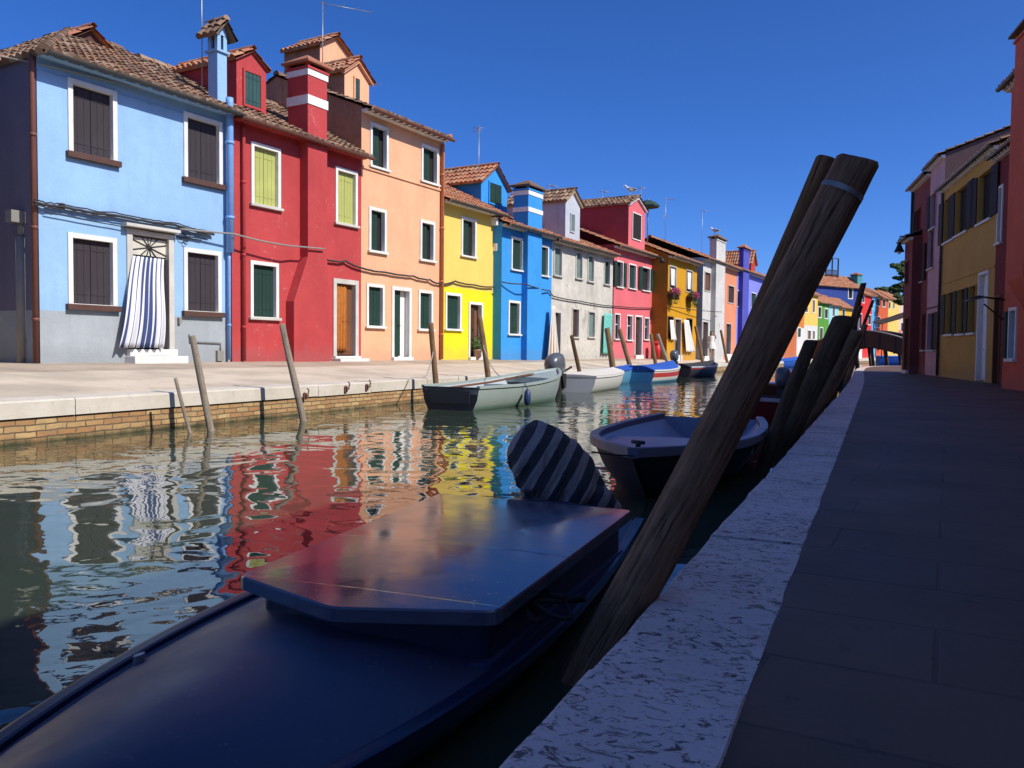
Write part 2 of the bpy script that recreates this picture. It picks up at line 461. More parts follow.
        if hipl:
            es3 = Vector((hipl + 0.0, 0, rise + ov * k)).normalized(); L3 = math.hypot(hipl, rise + ov * k)
            W3 = D + ov + .2
            tile_slope(mb, (ul - so, D + .2, zE), (0, -1, 0), es3, W3, L3, D - ry + .2, ry + ov, pitch=.22, seed=s.seed + 2)
            ridge_row(mb, (ul - so, -ov, zE + .03), (ul - so + hipl, ry, zr + .03), .1, seed=s.seed)
        ridge_row(mb, (ul - so + hipl, ry, zr + .02), (ur + so - hipr, ry, zr + .02), .11, seed=s.seed + 3)
        o = mb.build('roof', M[mat], s.root, recalc=False)
        s.zE = zE; s.ov = ov; s.k = k; s.ry = ry; s.rz = zr
        # eaves board / cornice under the tiles
        cb = MB(); 
        cb.box(ul, ur, -ov * .55, .02, H - .16, H - .02 - ov * k * .4)
        n = int((ur - ul) / .28)
        for i in range(n):
            x = ul + (i + .5) * (ur - ul) / n; cb.box(x - .04, x + .04, -ov * .9, -.02, H - .145, H - .06 - ov * k * .5)
        cb.build('eaves_cornice', soffit or M['white'], o)
        if gutter:
            gb = MB(); rr = .065; pts = []
            rings = []
            for x in (ul - so, ur + so):
                rings.append([(x, -ov - .045 + rr * math.cos(a), zE - .02 + rr * math.sin(a)) for a in [PI + PI * t / 8 for t in range(9)]] +
                             [(x, -ov - .045 + rr * .85 * math.cos(a), zE - .02 + rr * .85 * math.sin(a)) for a in [2 * PI - PI * t / 8 for t in range(9)]])
            gb.loft(rings, cap0=True, cap1=True, smooth=False)
            gb.build('gutter', M[gutter], o)
        return o
    def zroof(s, y): return s.H + .06 + s.k * min(y, s.ry)
    def chimney(s, u0, u1, y0, y1, z0, z1, mat, cap='pyramid', bands=(), bandmat='white', capmat='tiles_red'):
        mb = MB(); mb.box(u0, u1, y0, y1, z0, z1)
        c = mb.build('chimney', mat, s.root, bevel=.01)
        cu, cy = (u0 + u1) / 2, (y0 + y1) / 2; hu, hy = (u1 - u0) / 2, (y1 - y0) / 2
        if bands:
            for (a, b) in bands:
                bb = MB(); bb.box(u0 - .02, u1 + .02, y0 - .02, y1 + .02, a, b); bb.build('white_band', M[bandmat], c)
        kb = MB()
        if cap == 'tent':        # tiled tent on brick stubs, open sides
            h = .34
            for sx in (-1, 1):
                for sy in (-1, 1):
                    kb.box(cu + sx * hu - .05 * (1 + sx), cu + sx * hu + .05 * (1 - sx), cy + sy * hy - .05 * (1 + sy), cy + sy * hy + .05 * (1 - sy), z1 + .05, z1 + .05 + h, 1)
            kb.box(u0 - .05, u1 + .05, y0 - .05, y1 + .05, z1 + .001, z1 + .05, 1)
            kb.box(u0 + .07, u1 - .07, y0 + .07, y1 - .07, z1 + .051, z1 + h, 2)
            zb = z1 + .05 + h
            e = .16; L = math.hypot(hu + e, .38)
            for sg in (-1, 1):
                es = Vector((-sg * (hu + e), 0, .38)); o = (cu + sg * (hu + e), cy + sg * (hy + e), zb - .04)
                tile_slope(kb, o, (0, -sg, 0), es, 2 * (hy + e), L, pitch=.19, course=.3, seed=5, mi=0)
            kb.poly([(cu - hu, cy - hy - .01, zb), (cu + hu, cy - hy - .01, zb), (cu, cy - hy - .01, zb + .3)], 1)
            kb.poly([(cu - hu, cy + hy + .01, zb), (cu + hu, cy + hy + .01, zb), (cu, cy + hy + .01, zb + .3)], 1)
            ridge_row(kb, (cu, cy - hy - e, zb + .36), (cu, cy + hy + e, zb + .36), .09, seed=2)
        else:
            h = .2; kb.box(u0 - .04, u1 + .04, y0 - .04, y1 + .04, z1 + .001, z1 + .06, 1)
            kb.box(u0 + .06, u1 - .06, y0 + .06, y1 - .06, z1 + .061, z1 + h, 2)
            for sx in (-1, 1):
                for sy in (-1, 1):
                    kb.box(cu + sx * hu - .045 * (1 + sx), cu + sx * hu + .045 * (1 - sx), cy + sy * hy - .045 * (1 + sy), cy + sy * hy + .045 * (1 - sy), z1 + .062, z1 + h, 1)
            e = .12; zb = z1 + h
            b = [(u0 - e, y0 - e, zb), (u1 + e, y0 - e, zb), (u1 + e, y1 + e, zb), (u0 - e, y1 + e, zb)]
            t_ = [(cu - .05, cy - .05, zb + .26), (cu + .05, cy - .05, zb + .26), (cu + .05, cy + .05, zb + .26), (cu - .05, cy + .05, zb + .26)]
            lo = [(p[0], p[1], zb - .05) for p in b]
            kb.loft([lo, b, t_], 0, smooth=False)
        kb.build('chimney_cap', [M[capmat], mat, M['dark']], c, recalc=False)
        return c
    def dormer(s, u0, u1, y0, zb, ze, za, depth, mats, win=None, shut='green', tm='tiles_red', ov=.14, trim=None, mode='closed', skew=.5, wlabel=None):
        """gabled roof house: front at y0 from zb to eaves ze and apex za"""
        mb = MB(); cu = u0 + (u1 - u0) * skew; y1 = y0 + depth
        mb.poly([(u0, y0, zb), (u1, y0, zb), (u1, y0, ze), (cu, y0, za), (u0, y0, ze)], 0)
        mb.poly([(u0, y1, zb), (u0, y1, ze), (cu, y1, za), (u1, y1, ze), (u1, y1, zb)], 1)
        mb.quad((u0, y0, zb), (u0, y0, ze), (u0, y1, ze), (u0, y1, zb), 1)
        mb.quad((u1, y0, zb), (u1, y1, zb), (u1, y1, ze), (u1, y0, ze), 1)
        d = mb.build('dormer', mats, s.root, recalc=False)
        rb = MB()
        for (ue, sg) in ((u0, -1), (u1, 1)):
            run = abs(cu - ue); rise = za - ze; kk = rise / run if run else 1
            ue2 = ue + sg * ov; ze2 = ze - ov * kk + .03
            es = Vector((cu - ue2, 0, za + .03 - ze2)); L = es.length
            if sg < 0: tile_slope(rb, (ue2, y1, ze2), (0, -1, 0), es, depth + ov, L, pitch=.19, course=.32, seed=s.seed + 9)
            else: tile_slope(rb, (ue2, y0 - ov, ze2), (0, 1, 0), es, depth + ov, L, pitch=.19, course=.32, seed=s.seed + 8)
        ridge_row(rb, (cu, y1, za + .06), (cu, y0 - ov, za + .06), .09, seed=s.seed)
        rb.build('dormer_roof', M[tm], d, recalc=False)
        if trim:
            tb = MB()
            for (ue, sg) in ((u0, -1), (u1, 1)):
                ue2 = ue + sg * ov * .8; zz = ze - ov * .8 * (za - ze) / abs(cu - ue)
                tb.prism([(ue2, y0 - ov * .7, zz - .10), (cu, y0 - ov * .7, za - .10), (cu, y0 - ov * .7, za - .02), (ue2, y0 - ov * .7, zz - .02)], (0, ov * .69, 0))
            tb.build('gable_trim', trim, d)
        if win:
            r = win if isinstance(win, Loc) else s.rect(win, y0)
            s.window(Loc(r), shut, fw=.05, frame=mats[0] if mode == 'closed' else 'frame', sill=None, hole=False, y=y0 - .012, mode=mode, parent=d)
        return d
    def downpipe(s, u, z0, z1, mat, r=.045, y=-.07, kick=None):
        mb = MB(); pts = [(u, y, z0 + .0), (u, y, z1 - .25), (u, y - .0, z1 - .12)]
        if kick: pts += [(u + kick * .4, y - .12, z1 - .02), (u + kick, y - .3, z1 + .03)]
        mb.tube(pts, r, 10)
        z = z0 + .8
        while z < z1 - .5:
            mb.tube([(u, y, z - .03), (u, y, z + .03)], r * 1.2, 10); mb.box(u - .012, u + .012, y + r, 0, z - .01, z + .01); z += 1.7
        return mb.build('downpipe', M[mat] if isinstance(mat, str) else mat, s.root)
    def aerial(s, u, y, z0, h, arm=.9, dirn=(.8, -.6), n=6, both=False):
        mb = MB(); mb.tube([(u, y, z0), (u, y, z0 + h)], .014, 6)
        dx, dy = dirn; zz = z0 + h - .06
        mb.tube([(u - dx * .1, y - dy * .1, zz), (u + dx * arm, y + dy * arm, zz + .1)], .011, 6)
        for k in range(n):
            t = .12 + (arm - .15) * k / max(1, n - 1); w = .22 - .08 * k / n
            c = Vector((u + dx * t, y + dy * t, zz + .1 * t / arm)); mb.tube([c + Vector((-dy * w, dx * w, 0)), c - Vector((-dy * w, dx * w, 0))], .006, 4)
        if both:
            for k in range(3):
                c = Vector((u, y, z0 + h * .55 + k * .1)); mb.tube([c - Vector((dx * .35, dy * .35, 0)), c + Vector((dx * .35, dy * .35, 0))], .007, 4)
        return mb.build('aerial', M['alu'], s.root)
    def breast(s, prof, depth, mats, parent=None, name='chimney_breast'):
        """projecting chimney shaft: prof = [(uL, uR, z, depth)...] from bottom to top"""
        mb = MB(); rings = [[(a, .01, z), (a, -d, z), (b, -d, z), (b, .01, z)] for (a, b, z, d) in prof]
        mb.loft(rings, smooth=False)
        return mb.build(name, mats, parent or s.root)
    def pot(s, *a): pass

LAB = R(6.0)      # the painted row runs 6 degrees off the canal axis
A0 = at_depth(40, 345, 15.4)
ROW_D = Vector((math.sin(LAB), math.cos(LAB), 0)); ROW_N = Vector((math.cos(LAB), -math.sin(LAB), 0))
ZB = .48
def row_pt(px, proud=0.0, py=330):
    p = on_plane(px, py, A0 + ROW_N * proud, ROW_N); return (p.x, p.y)
def row_house(name, label, x0, x1, proud=0.0, D=7.0, base=ZB):
    return House(name, label, row_pt(x0, proud), row_pt(x1, proud), base, D)
# ------------------------------------------------------------------ the painted row along the left bank
def zat(h, px, py, y=0.0): return h.loc(px, py, y)[1]
def uat(h, px, y=0.0, py=330): return h.loc(px, py, y)[0]

# --- 1 pale blue house on the corner
h = row_house('blue_house', 'pale blue corner house with charcoal shutters, grey plinth and a striped door curtain', 40, 230, 0, 8.0); blue = h
BL = stucco('blue_stucco', srgb(148, 186, 222), .10, 1, peel=None)
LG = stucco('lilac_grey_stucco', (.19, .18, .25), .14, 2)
PL = stucco('grey_plinth_stucco', (.36, .40, .43), .16, 3, peel=(.5, .5, .47), peel_amt=.66)
RDK = stucco('dark_attic_stucco', (.12, .06, .05), .2, 61)
BLF = paint('blue_pipe_paint', srgb(120, 165, 222), .5)
H = zat(h, 41, 49)
for r in ((67, 77, 116, 151), (183, 111, 221.5, 177), (67, 232, 116, 304), (183, 247, 220.5, 311)):
    h.window(r, 'char', sill='sillbrown', sill_h=.11, sill_d=.1, fw=.095)
dz = zat(h, 126, 349); dr = h.rect((126, 227, 173, 349))
h.door(Loc(dr), 'dbrown', 'frame_dim', fw=.13, steps=2)
# glazed transom with iron star
tb = MB(); u0, u1 = dr[0] + .13, dr[1] - .13; zt0, zt1 = zat(h, 130, 255), dr[3] - .14
tb.box(u0, u1, .05, .10, zt0, zt1); tr = tb.build('transom', paint('cream_transom_paint', (.60, .57, .48), .6), h.root)
ib = MB(); cu, cz = (u0 + u1) / 2, (zt0 + zt1) / 2
for k in range(6):
    a = PI * k / 6 + .2; du, dzz = math.cos(a), math.sin(a); t = min((u1 - u0) / 2 / max(abs(du), .01), (zt1 - zt0) / 2 / max(abs(dzz), .01)) * .96
    ib.tube([(cu - du * t, .035, cz - dzz * t), (cu + du * t, .035, cz + dzz * t)], .010, 5)
ib.tube([(u0 + .02, .035, zt0 + .02), (u1 - .02, .035, zt0 + .02), (u1 - .02, .035, zt1 - .02), (u0 + .02, .035, zt1 - .02), (u0 + .02, .035, zt0 + .02)], .010, 5)
ib.build('iron_grille', M['iron'], tr)
hb = MB(); hb.box(dr[0] - .12, dr[1] + .05, -.20, .0, dr[3] + .003, dr[3] + .07); hb.build('door_hood', M['frame_dim'], h.root, bevel=.01)
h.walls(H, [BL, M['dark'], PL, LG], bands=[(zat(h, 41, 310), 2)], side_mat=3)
h.roof(H, 2.0, .36, 'tiles_dark', hipl=3.2, soffit=BL, D=8.0, pitch=.17)
hb = MB(); hb.box(0.01, h.W - .01, -.02, 0.0, H - .42, H - .40); hb.build('string_course', BL, h.root)
h.downpipe(-.06, .02, H - .05, 'gutter_br', .055, y=.03, kick=None)
h.downpipe(h.W - .10, zat(h, 228, 253), H + .35, BLF, .085, y=-.13)
h.downpipe(h.W - .10, .05, zat(h, 228, 253) + .1, BLF, .04, y=-.09)
mb = MB(); zt = zat(h, 30, 215)
mb.tube([(-.012, .55, .0), (-.012, .55, zt - .35)], .10, 10); mb.tube([(-.012, .55, zt - .35), (-.012, .55, zt)], .06, 10); mb.box(-.26, .0, .42, .62, zt - .1, zt + .12)
mb.build('flue_pipe', M['grey_pipe'], h.root)
c0, c1 = uat(h, 211, .9), uat(h, 222, .9)
cz1 = zat(h, 215, 49, .6)
h.chimney(uat(h, 217.5, .08, 70), uat(h, 227, .08, 70), .08, .40, H - .1, zat(h, 220, 52, .08), BL, cap='tent', capmat='tiles_dark')
h.aerial(uat(h, 202, .6, 60), .6, h.zroof(.6), 3.2, arm=.7)
mb = MB(); mb.box(h.W - .52, h.W - .5, -.05, .0, .42, .44); mb.tube([(h.W - 1.15, -.03, .62), (h.W - 1.15, -.03, .45), (h.W - .3, -.03, .43), (h.W - .3, -.03, .1)], .016, 6)
mb.box(h.W - .42, h.W - .24, -.07, -.002, .02, .26); mb.box(h.W - 1.45, h.W - 1.38, -.07, -.002, .85, .97)
mb.build('gas_pipe', M['grey_pipe'], h.root)
# side hip dormer hump behind the ridge
_u = uat(h, 90, 3.0, 40); _z = zat(h, 90, 29, 3.0)
h.dormer(_u - .7, _u + .7, 3.0, H + .5, _z - .5, _z, 1.2, [RDK, RDK], tm='tiles_red', skew=.5)

# --- the neighbour across the alley, outside the frame
_a = A0 - ROW_D * 8.0; _b = A0 - ROW_D * 2.3
h = House('cream_house', 'cream house across the alley from the pale blue corner house', (_a.x, _a.y), (_b.x, _b.y), ZB, 7.0)
for u in (.7, 3.9):
    for z in (1.0, 3.7): h.window(Loc((u, u + 1.0, z, z + 1.4)), 'green')
h.door(Loc((2.2, 3.2, .04, 2.2)), 'dbrown'); h.walls(5.8, [stucco('cream_house_stucco', (.62, .54, .38), .12, 71), M['dark']]); h.roof(5.8, 1.5, .34, 'tiles_dark', seg=2, pitch=.3)

# --- 2 crimson house
h = row_house('red_house', 'crimson two storey house with lime shutters upstairs and a broad chimney breast', 232, 361, 0, 6.5); red = h
RD = stucco('crimson_stucco', (.47, .062, .064), .14, 5, stain=.12)
H = zat(h, 233, 113)
for r, sh in (((250.5, 141, 280, 203), 'lime'), ((335, 166, 357, 222), 'lime'), ((249.7, 260, 278, 317), 'green')):
    h.window(r, sh, fw=.09, sill='frame_dim', sill_h=.06)
h.door((332.8, 278, 358, 356), 'brown', 'frame_dim', fw=.13, steps=2)
h.walls(H, [RD, M['dark']])
h.roof(H, 1.7, .36, 'tiles_dark', soffit=RD, gutter='gutter_br')
zs, zl = zat(h, 308, 262), zat(h, 293, 302)
ua, ub = uat(h, 308, -.28), uat(h, 327, -.28); ul, ur_ = uat(h, 294, -.28), uat(h, 329.5, -.28)
h.breast([(ul, ur_, -.3, .28), (ul, ur_, zl, .28), (ua, ub, zs + .1, .28), (ua, ub, H - .1, .28)], .28, RD)
zt = zat(h, 310, 72, -.1)
h.chimney(ua, ub, -.28, .42, H - .1, zt, RD, cap='pyramid', bands=((zat(h, 310, 104, -.28), zat(h, 310, 95, -.28)), (zt - .16, zt - .01)), capmat='tiles_red')
zb, za = zat(h, 238, 106, .55), zat(h, 252, 51, .55)
du0, du1 = uat(h, 236.5, .55, 80), uat(h, 266, .55, 80)
h.dormer(du0, du1, .55, zb - .25, zat(h, 238, 58, .55), za, 2.6, [RD, RD], win=Loc((du0 + .18, du1 - .16, zb + .05, zat(h, 240, 67, .55))), shut='green2', tm='tiles_red', skew=.5, ov=.08)
h.downpipe(.30, .02, H - .1, RD, .045)

# --- 3 peach house, three storeys
h = row_house('peach_house', 'tall peach house of three storeys with dark green shutters and two roof dormers', 361, 441, 0, 6.5); peach = h
PE = stucco('peach_stucco', (.80, .43, .25), .10, 7, stain=.10)
PES = stucco('peach_side_stucco', (.42, .20, .12), .2, 8, stain=.3)  # shade of the walls turned from the sun, painted in as darker peach
H = zat(h, 362, 106)
for r, md in (((369.8, 121.5, 388, 165), 'half'), ((421, 143, 438, 180), 'half'), ((368.5, 206, 386, 250), 'half'), ((419.8, 219, 434.5, 259), 'half'), ((366, 283, 384, 326), 'closed'), ((418, 289.5, 432.5, 329), 'closed')):
    h.window(r, 'green', fw=.09, sill='frame', sill_h=.06, mode=md)
h.door((391.5, 286, 411, 357), 'green', 'frame', fw=.11, half=True, inner='white', steps=1)
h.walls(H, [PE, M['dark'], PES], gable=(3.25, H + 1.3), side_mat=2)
h.roof(H, 1.3, .38, 'tiles_dark', gutter='gutter_br', so=.04)
z0 = zat(h, 363, 167); mb = MB(); mb.box(0.0, h.W, -.04, -.001, z0 - .035, z0 + .035); mb.build('string_course', PE, h.root, bevel=.01)
OR = paint('orange_pipe_paint', (.50, .18, .075), .5)
h.downpipe(h.W - .06, .02, H, OR, .06, kick=.05)
# dormers on the front slope
zb = h.zroof(1.0); zt = zat(h, 351, 62, 1.0)
u0, u1 = uat(h, 344.5, 1.0, 80), uat(h, 369, 1.0, 80)
za = zat(h, 355, 59, 1.0); ze = zat(h, 346, 69, 1.0)
h.dormer(u0, u1, 1.0, zb - .4, ze, za, 1.3, [PE, PES], win=Loc((u0 + .38, u1 - .42, zb + .05, ze - .1)), shut='green2', trim=PE)
u0, u1 = uat(h, 320, 2.6, 50), uat(h, 350, 2.6, 50); za = zat(h, 334, 36, 2.6); ze = zat(h, 322, 44, 2.6)
h.dormer(u0, u1, 2.6, h.zroof(2.6) - .4, ze, za, 1.5, [PE, PES])
h.aerial(u0 - .1, 2.4, h.zroof(2.4) + .1, 2.6, arm=1.6, dirn=(.9, -.44), n=4)
h.aerial(h.W - .7, 2.6, h.zroof(2.6), 1.0, arm=.9, dirn=(.97, .2), n=3)

# --- 4 yellow house
h = row_house('yellow_house', 'lemon yellow house with a bright lower storey and a potted plant in the doorway', 441, 498, 0, 6.5); yellow = h
YU = stucco('pale_yellow_stucco', (.80, .58, .14), .08, 9, stain=.06)
YL = stucco('lemon_stucco', (.80, .68, .02), .06, 10, stain=.04, peel=(.62, .58, .42), peel_amt=.68)
H = zat(h, 443, 197)
h.window((461, 216, 476, 255), 'green', fw=.09, sill='frame', sill_h=.05, mode='half')
h.window((445, 292, 461, 329), 'green', fw=.09, sill='frame', sill_h=.05)
h.door((468.5, 301.5, 482.5, 357), 'dbrown', 'frame', fw=.09, half=True, inner='brown')
h.walls(H, [YU, M['dark'], YL], bands=[(zat(h, 443, 286), 2)])
h.roof(H, 1.6, .34, 'tiles_red')
DB = stucco('azure_stucco', (.045, .30, .72), .10, 11, stain=.08)
u0, u1 = uat(h, 481, .8, 200), uat(h, 507, .8, 200); zb = h.zroof(.8)
h.dormer(u0, u1, .8, zb - .3, zat(h, 482, 180, .8), zat(h, 496, 166, .8), 2.6, [DB, DB], win=Loc((u0 + .5, u1 - .45, zb + .05, zat(h, 484, 180, .8) + .03)), skew=.52)
h.aerial(.6, .9, h.zroof(.9), .75, arm=.8, dirn=(.97, .2), n=3)
mb = MB(); zl = zat(h, 492, 222); mb.box(h.W - .55, h.W - .3, -.22, -.002, zl - .12, zl + .15); zl = zat(h, 494, 247); mb.box(h.W - .4, h.W - .2, -.16, -.002, zl - .15, zl + .12)
mb.build('meter_box', M['white'], h.root)

# --- 5 azure house
h = row_house('azure_house', 'bright azure house with a banded blue chimney shaft between two rows of windows', 501, 551, .35, 6.5); azure = h
H = zat(h, 503, 222)
for r in ((511, 236, 523, 269), (540, 244, 548.5, 275), (508, 300, 520, 334)):
    h.window(r, 'green', fw=.085, sill='frame', sill_h=.05)
h.walls(H, [DB, M['dark']])
h.roof(H, 1.3, .34, 'tiles_red', soffit=M['frame_dim'])
ua, ub = uat(h, 527, -.25), uat(h, 541, -.25)
h.breast([(ua, ub, -.3, .25), (ua, ub, H - .1, .25)], .25, DB)
zt = zat(h, 528, 191, -.1)
h.chimney(ua, ub, -.25, .38, H - .1, zt, DB, bands=((zat(h, 528, 211, -.25), zat(h, 528, 206.5, -.25)), (zt - .17, zt - .01)), capmat='tiles_dark')
h.aerial(ua - .5, 1.6, h.zroof(1.6), 3.1, arm=1.2, dirn=(.8, .6), n=5)

# --- 6 weathered white house
h = row_house('grey_white_house', 'weathered off white house with grey green shutters and stained plaster', 551, 612, .30, 6.5); greyh = h
GW = stucco('weathered_white_stucco', (.60, .57, .50), .22, 13, peel=(.36, .34, .31), peel_amt=.60, stain=.3)
GS = stucco('pale_blue_grey_stucco', (.50, .53, .58), .15, 14, stain=.2)
wood_g = wood_planks('grey_green_wood', (.16, .22, .20)); M['greygreen'] = wood_g
H = zat(h, 553, 238)
for r, sh, md in (((553.6, 245.5, 562, 275), 'greygreen', 'closed'), ((575.7, 250.7, 582.5, 278), 'greygreen', 'closed'), ((587.5, 254, 594, 281), 'greygreen', 'closed'), ((604, 259.5, 610, 284), 'green', 'closed'),
              ((571.8, 307.5, 579, 337), 'dbrown', 'closed'), ((588, 310.6, 595, 337), 'greygreen', 'closed')):
    h.window(r, sh, fw=.06, frame='frame_dim', sill='frame_dim', sill_h=.05, mode=md)
h.door((552.3, 310.6, 561, 356), 'dbrown', 'frame_dim', fw=.07)
h.walls(H, [GW, M['dark']])
h.roof(H, 1.3, .32, 'tiles_red', soffit=M['frame_dim'])
zb = h.zroof(.3); u0, u1 = uat(h, 565.5, .3, 210), uat(h, 580, .3, 210)
h.dormer(u0, u1, .3, zb - .35, zat(h, 566, 199, .3), zat(h, 573, 190, .3), 3.0, [GS, GS], win=Loc((u0 + .42, u1 - .55, zb + .35, zb + 1.15)), shut='greygreen', tm='tiles_dark', trim=stucco('cream_stucco', (.62, .5, .3), .1, 4))
h.aerial(h.W - 1.6, 2.5, h.zroof(2.5) - .2, 2.3, arm=1.0, dirn=(.98, .2), n=4, both=True)

# --- 7 pink house with a full height gable
h = row_house('pink_house', 'coral pink house with dark green shutters and a tall gabled attic window', 613, 653, .25, 6.5); pink = h
PK = stucco('coral_stucco', (.70, .15, .17), .10, 15, stain=.08)
PKS = stucco('shaded_coral_stucco', (.40, .06, .07), .12, 16)  # darker copy of the front coral; side walls get their shade by colour
H = zat(h, 614, 244)
for r, md in (((616.5, 260, 623, 286.5), 'folded'), ((628.5, 263, 636, 288), 'closed'), ((642, 266, 650, 290), 'folded'), ((614.3, 313, 620, 339), 'muntins'), ((626.4, 314.5, 632.4, 340), 'muntins'), ((644, 317, 649, 339.5), 'muntins')):
    h.window(r, 'green', fw=.06, sill='frame', sill_h=.05, mode=md)
h.door((634.7, 315, 642.3, 355), 'dbrown', 'frame', fw=.08)
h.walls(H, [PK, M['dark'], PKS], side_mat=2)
h.roof(H, 1.3, .32, 'tiles_red')
u0, u1 = uat(h, 628.5, -.01, 220), uat(h, 645, -.01, 220); za = zat(h, 637, 197, -.01)
h.dormer(u0, u1, -.012, H - .45, zat(h, 629, 203, -.01), za, 5.0, [PK, PKS], win=(632, 211.5, 641, 239), tm='tiles_dark', trim=M['frame'], mode='half')
mb = MB(); zl = zat(h, 645, 258); mb.tube([(h.W - 1.4, -.02, zl), (h.W - 1.4, -.55, zl + .06), (h.W - 1.3, -.9, zl - .02)], .018, 6); mb.tube([(h.W - 1.3, -.9, zl - .02), (h.W - 1.3, -.9, zl - .28)], [.04, .16], 8)
mb.build('wall_lamp', M['iron'], h.root)

# --- 8 mustard house standing forward
h = row_house('mustard_house', 'mustard yellow house standing forward of the row with flower boxes and arched windows', 667, 696, 1.1, 6.5); must = h
MU = stucco('mustard_stucco', (.62, .30, .012), .12, 17, stain=.12)
MUS = stucco('ochre_side_stucco', (.38, .17, .025), .15, 18, stain=.2)  # mustard browned down, the unlit side wall's shade sits in this colour
H = zat(h, 668, 254)
for r in ((669.4, 265, 676.4, 288.5), (686, 269, 692.5, 292)):
    h.window(r, 'dbrown', fw=.05, frame='frame_dim', sill=None, mode='none')
for r in ((667.6, 316, 673, 339), (686.5, 318, 692, 340)):
    h.window(r, 'dbrown', fw=.06, frame=M['dbrown'], sill=None, mode='none')
h.door((674.6, 318, 681, 355), 'dbrown', M['dbrown'] and 'frame_dim', fw=.06)
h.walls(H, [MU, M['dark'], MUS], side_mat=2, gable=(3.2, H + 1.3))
h.roof(H, 1.3, .34, 'tiles_red')

# --- 9 white house with plain chimney shaft
h = row_house('white_house', 'narrow white house with a full height plain plaster chimney shaft', 702, 724, 1.1, 6.5); whiteh = h
WH = stucco('white_stucco', (.62, .60, .56), .16, 19, stain=.22, peel=(.42, .40, .37), peel_amt=.63)
H = zat(h, 703, 257)
h.window((704.5, 271, 710.5, 291), 'brown', fw=.05, frame='frame_dim', sill=None)
h.door((702.6, 321, 708, 356), 'dbrown', 'frame_dim', fw=.05)
h.walls(H, [WH, M['dark']])
h.roof(H, 1.3, .32, 'tiles_red')
ua, ub = uat(h, 715, -.3), uat(h, 724, -.3); zt = zat(h, 716, 241, -.1)
h.breast([(ua, ub, -.3, .3), (ua, ub, H - .1, .3)], .3, WH)
h.chimney(ua, ub, -.3, .12, H - .1, zt, WH, capmat='tiles_dark')

must.aerial(1.2, 2.0, must.zroof(2.0), 3.0, arm=1.1, dirn=(.95, .3), n=4, both=True)
whiteh.aerial(.8, 2.6, whiteh.zroof(2.6), 2.6, arm=1.0, dirn=(.97, -.2), n=4, both=True)
pink.aerial(pink.W - .4, 2.8, pink.zroof(2.8), 2.4, arm=1.0, dirn=(.97, .2), n=4)
# --- 10 small salmon house
h = row_house('salmon_house', 'small salmon coloured house between the white and the lilac houses', 724, 736, 1.0, 6.5)
SA = stucco('salmon_stucco', (.72, .27, .15), .1, 21)
H = zat(h, 725, 265)
h.window((728, 284.6, 734, 303), 'dbrown', fw=.05, frame='frame_dim', sill=None)
h.door((726, 323, 731, 354), 'dbrown', 'frame_dim', fw=.05)
h.walls(H, [SA, M['dark']]); h.roof(H, 1.3, .3, 'tiles_red', seg=2)
# --- 11 lilac house
h = row_house('lilac_house', 'lilac blue house with a darker violet chimney shaft behind the leaning poles', 736, 765, 1.0, 6.5)
LI = stucco('lilac_stucco', (.22, .24, .70), .1, 22); LID = stucco('violet_stucco', (.085, .09, .42), .1, 23)
H = zat(h, 737, 268)
h.window((737, 290, 741, 307), 'green', fw=.05, sill=None); h.window((751, 292, 756, 308), 'green', fw=.05, sill=None)
h.door((752, 322, 758, 352), 'dbrown', 'frame', fw=.05)
h.walls(H, [LI, M['dark']], gable=None); h.roof(H, 1.3, .3, 'tiles_red', seg=2)
ua, ub = uat(h, 742, -.3), uat(h, 748, -.3); zt = zat(h, 743, 251, -.1)
h.breast([(ua, ub, -.3, .3), (ua, ub, H - .1, .3)], .3, LID)
h.chimney(ua, ub, -.3, .0, H - .1, zt, LID, capmat='tiles_red')
u0 = uat(h, 751, 1.0, 270)
DR = stucco('brick_red_stucco', (.42, .05, .03), .12, 24)
h.dormer(u0, h.W + .8, 1.0, H, zat(h, 752, 262, 1.0), zat(h, 760, 254, 1.0), 3.0, [DR, DR])
h.aerial(.3, 2.5, h.zroof(2.0), 3.2, arm=1.2, dirn=(.95, .1), n=4)
# --- 12 rust coloured house mostly hidden by the big pole
h = row_house('rust_house', 'rust red house showing only a sliver beside the big leaning pole', 765, 797, 1.0, 6.5)
RU = stucco('rust_stucco', (.55, .16, .06), .12, 25)
H = zat(h, 768, 278)
h.window((770, 292, 777, 308), 'green', fw=.06, sill=None); h.window((784, 296, 790, 312), 'green', fw=.06, sill=None)
h.door((776, 322, 782, 350), 'dbrown', 'frame', fw=.06)
h.walls(H, [RU, M['dark']]); h.roof(H, 1.3, .3, 'tiles_red', seg=2)

# ------------------------------------------------------------------ houses round the bend
def far_house(name, label, x0, D0, x1, D1, top, base_px, colname, col, wins=(), doors=(), rise=1.3, dep=6.0, low=None, mode='closed', tiles='tiles_red', shut='green'):
    a = at_depth(x0, 350, D0); b = at_depth(x1, 350, D1)
    h = House(name, label, (a.x, a.y), (b.x, b.y), .4, dep)
    H = zat(h, x0, top); mt = stucco(colname, col, .1, 30)
    for r in wins: h.window(r, shut, fw=.10, sill=None, mode=mode)
    for r in doors: h.door(r, 'dbrown', 'frame', fw=.1)
    mats = [mt, M['dark']]; bands = []
    if low: mats.append(low[1]); bands = [(zat(h, x0, low[0]), 2)]
    h.walls(H, mats, bands=bands); h.roof(H, rise, .3, tiles, seg=2, pitch=.3, gutter=None)
    return h
WB = stucco('whitewash_stucco', (.66, .64, .6), .1, 31)
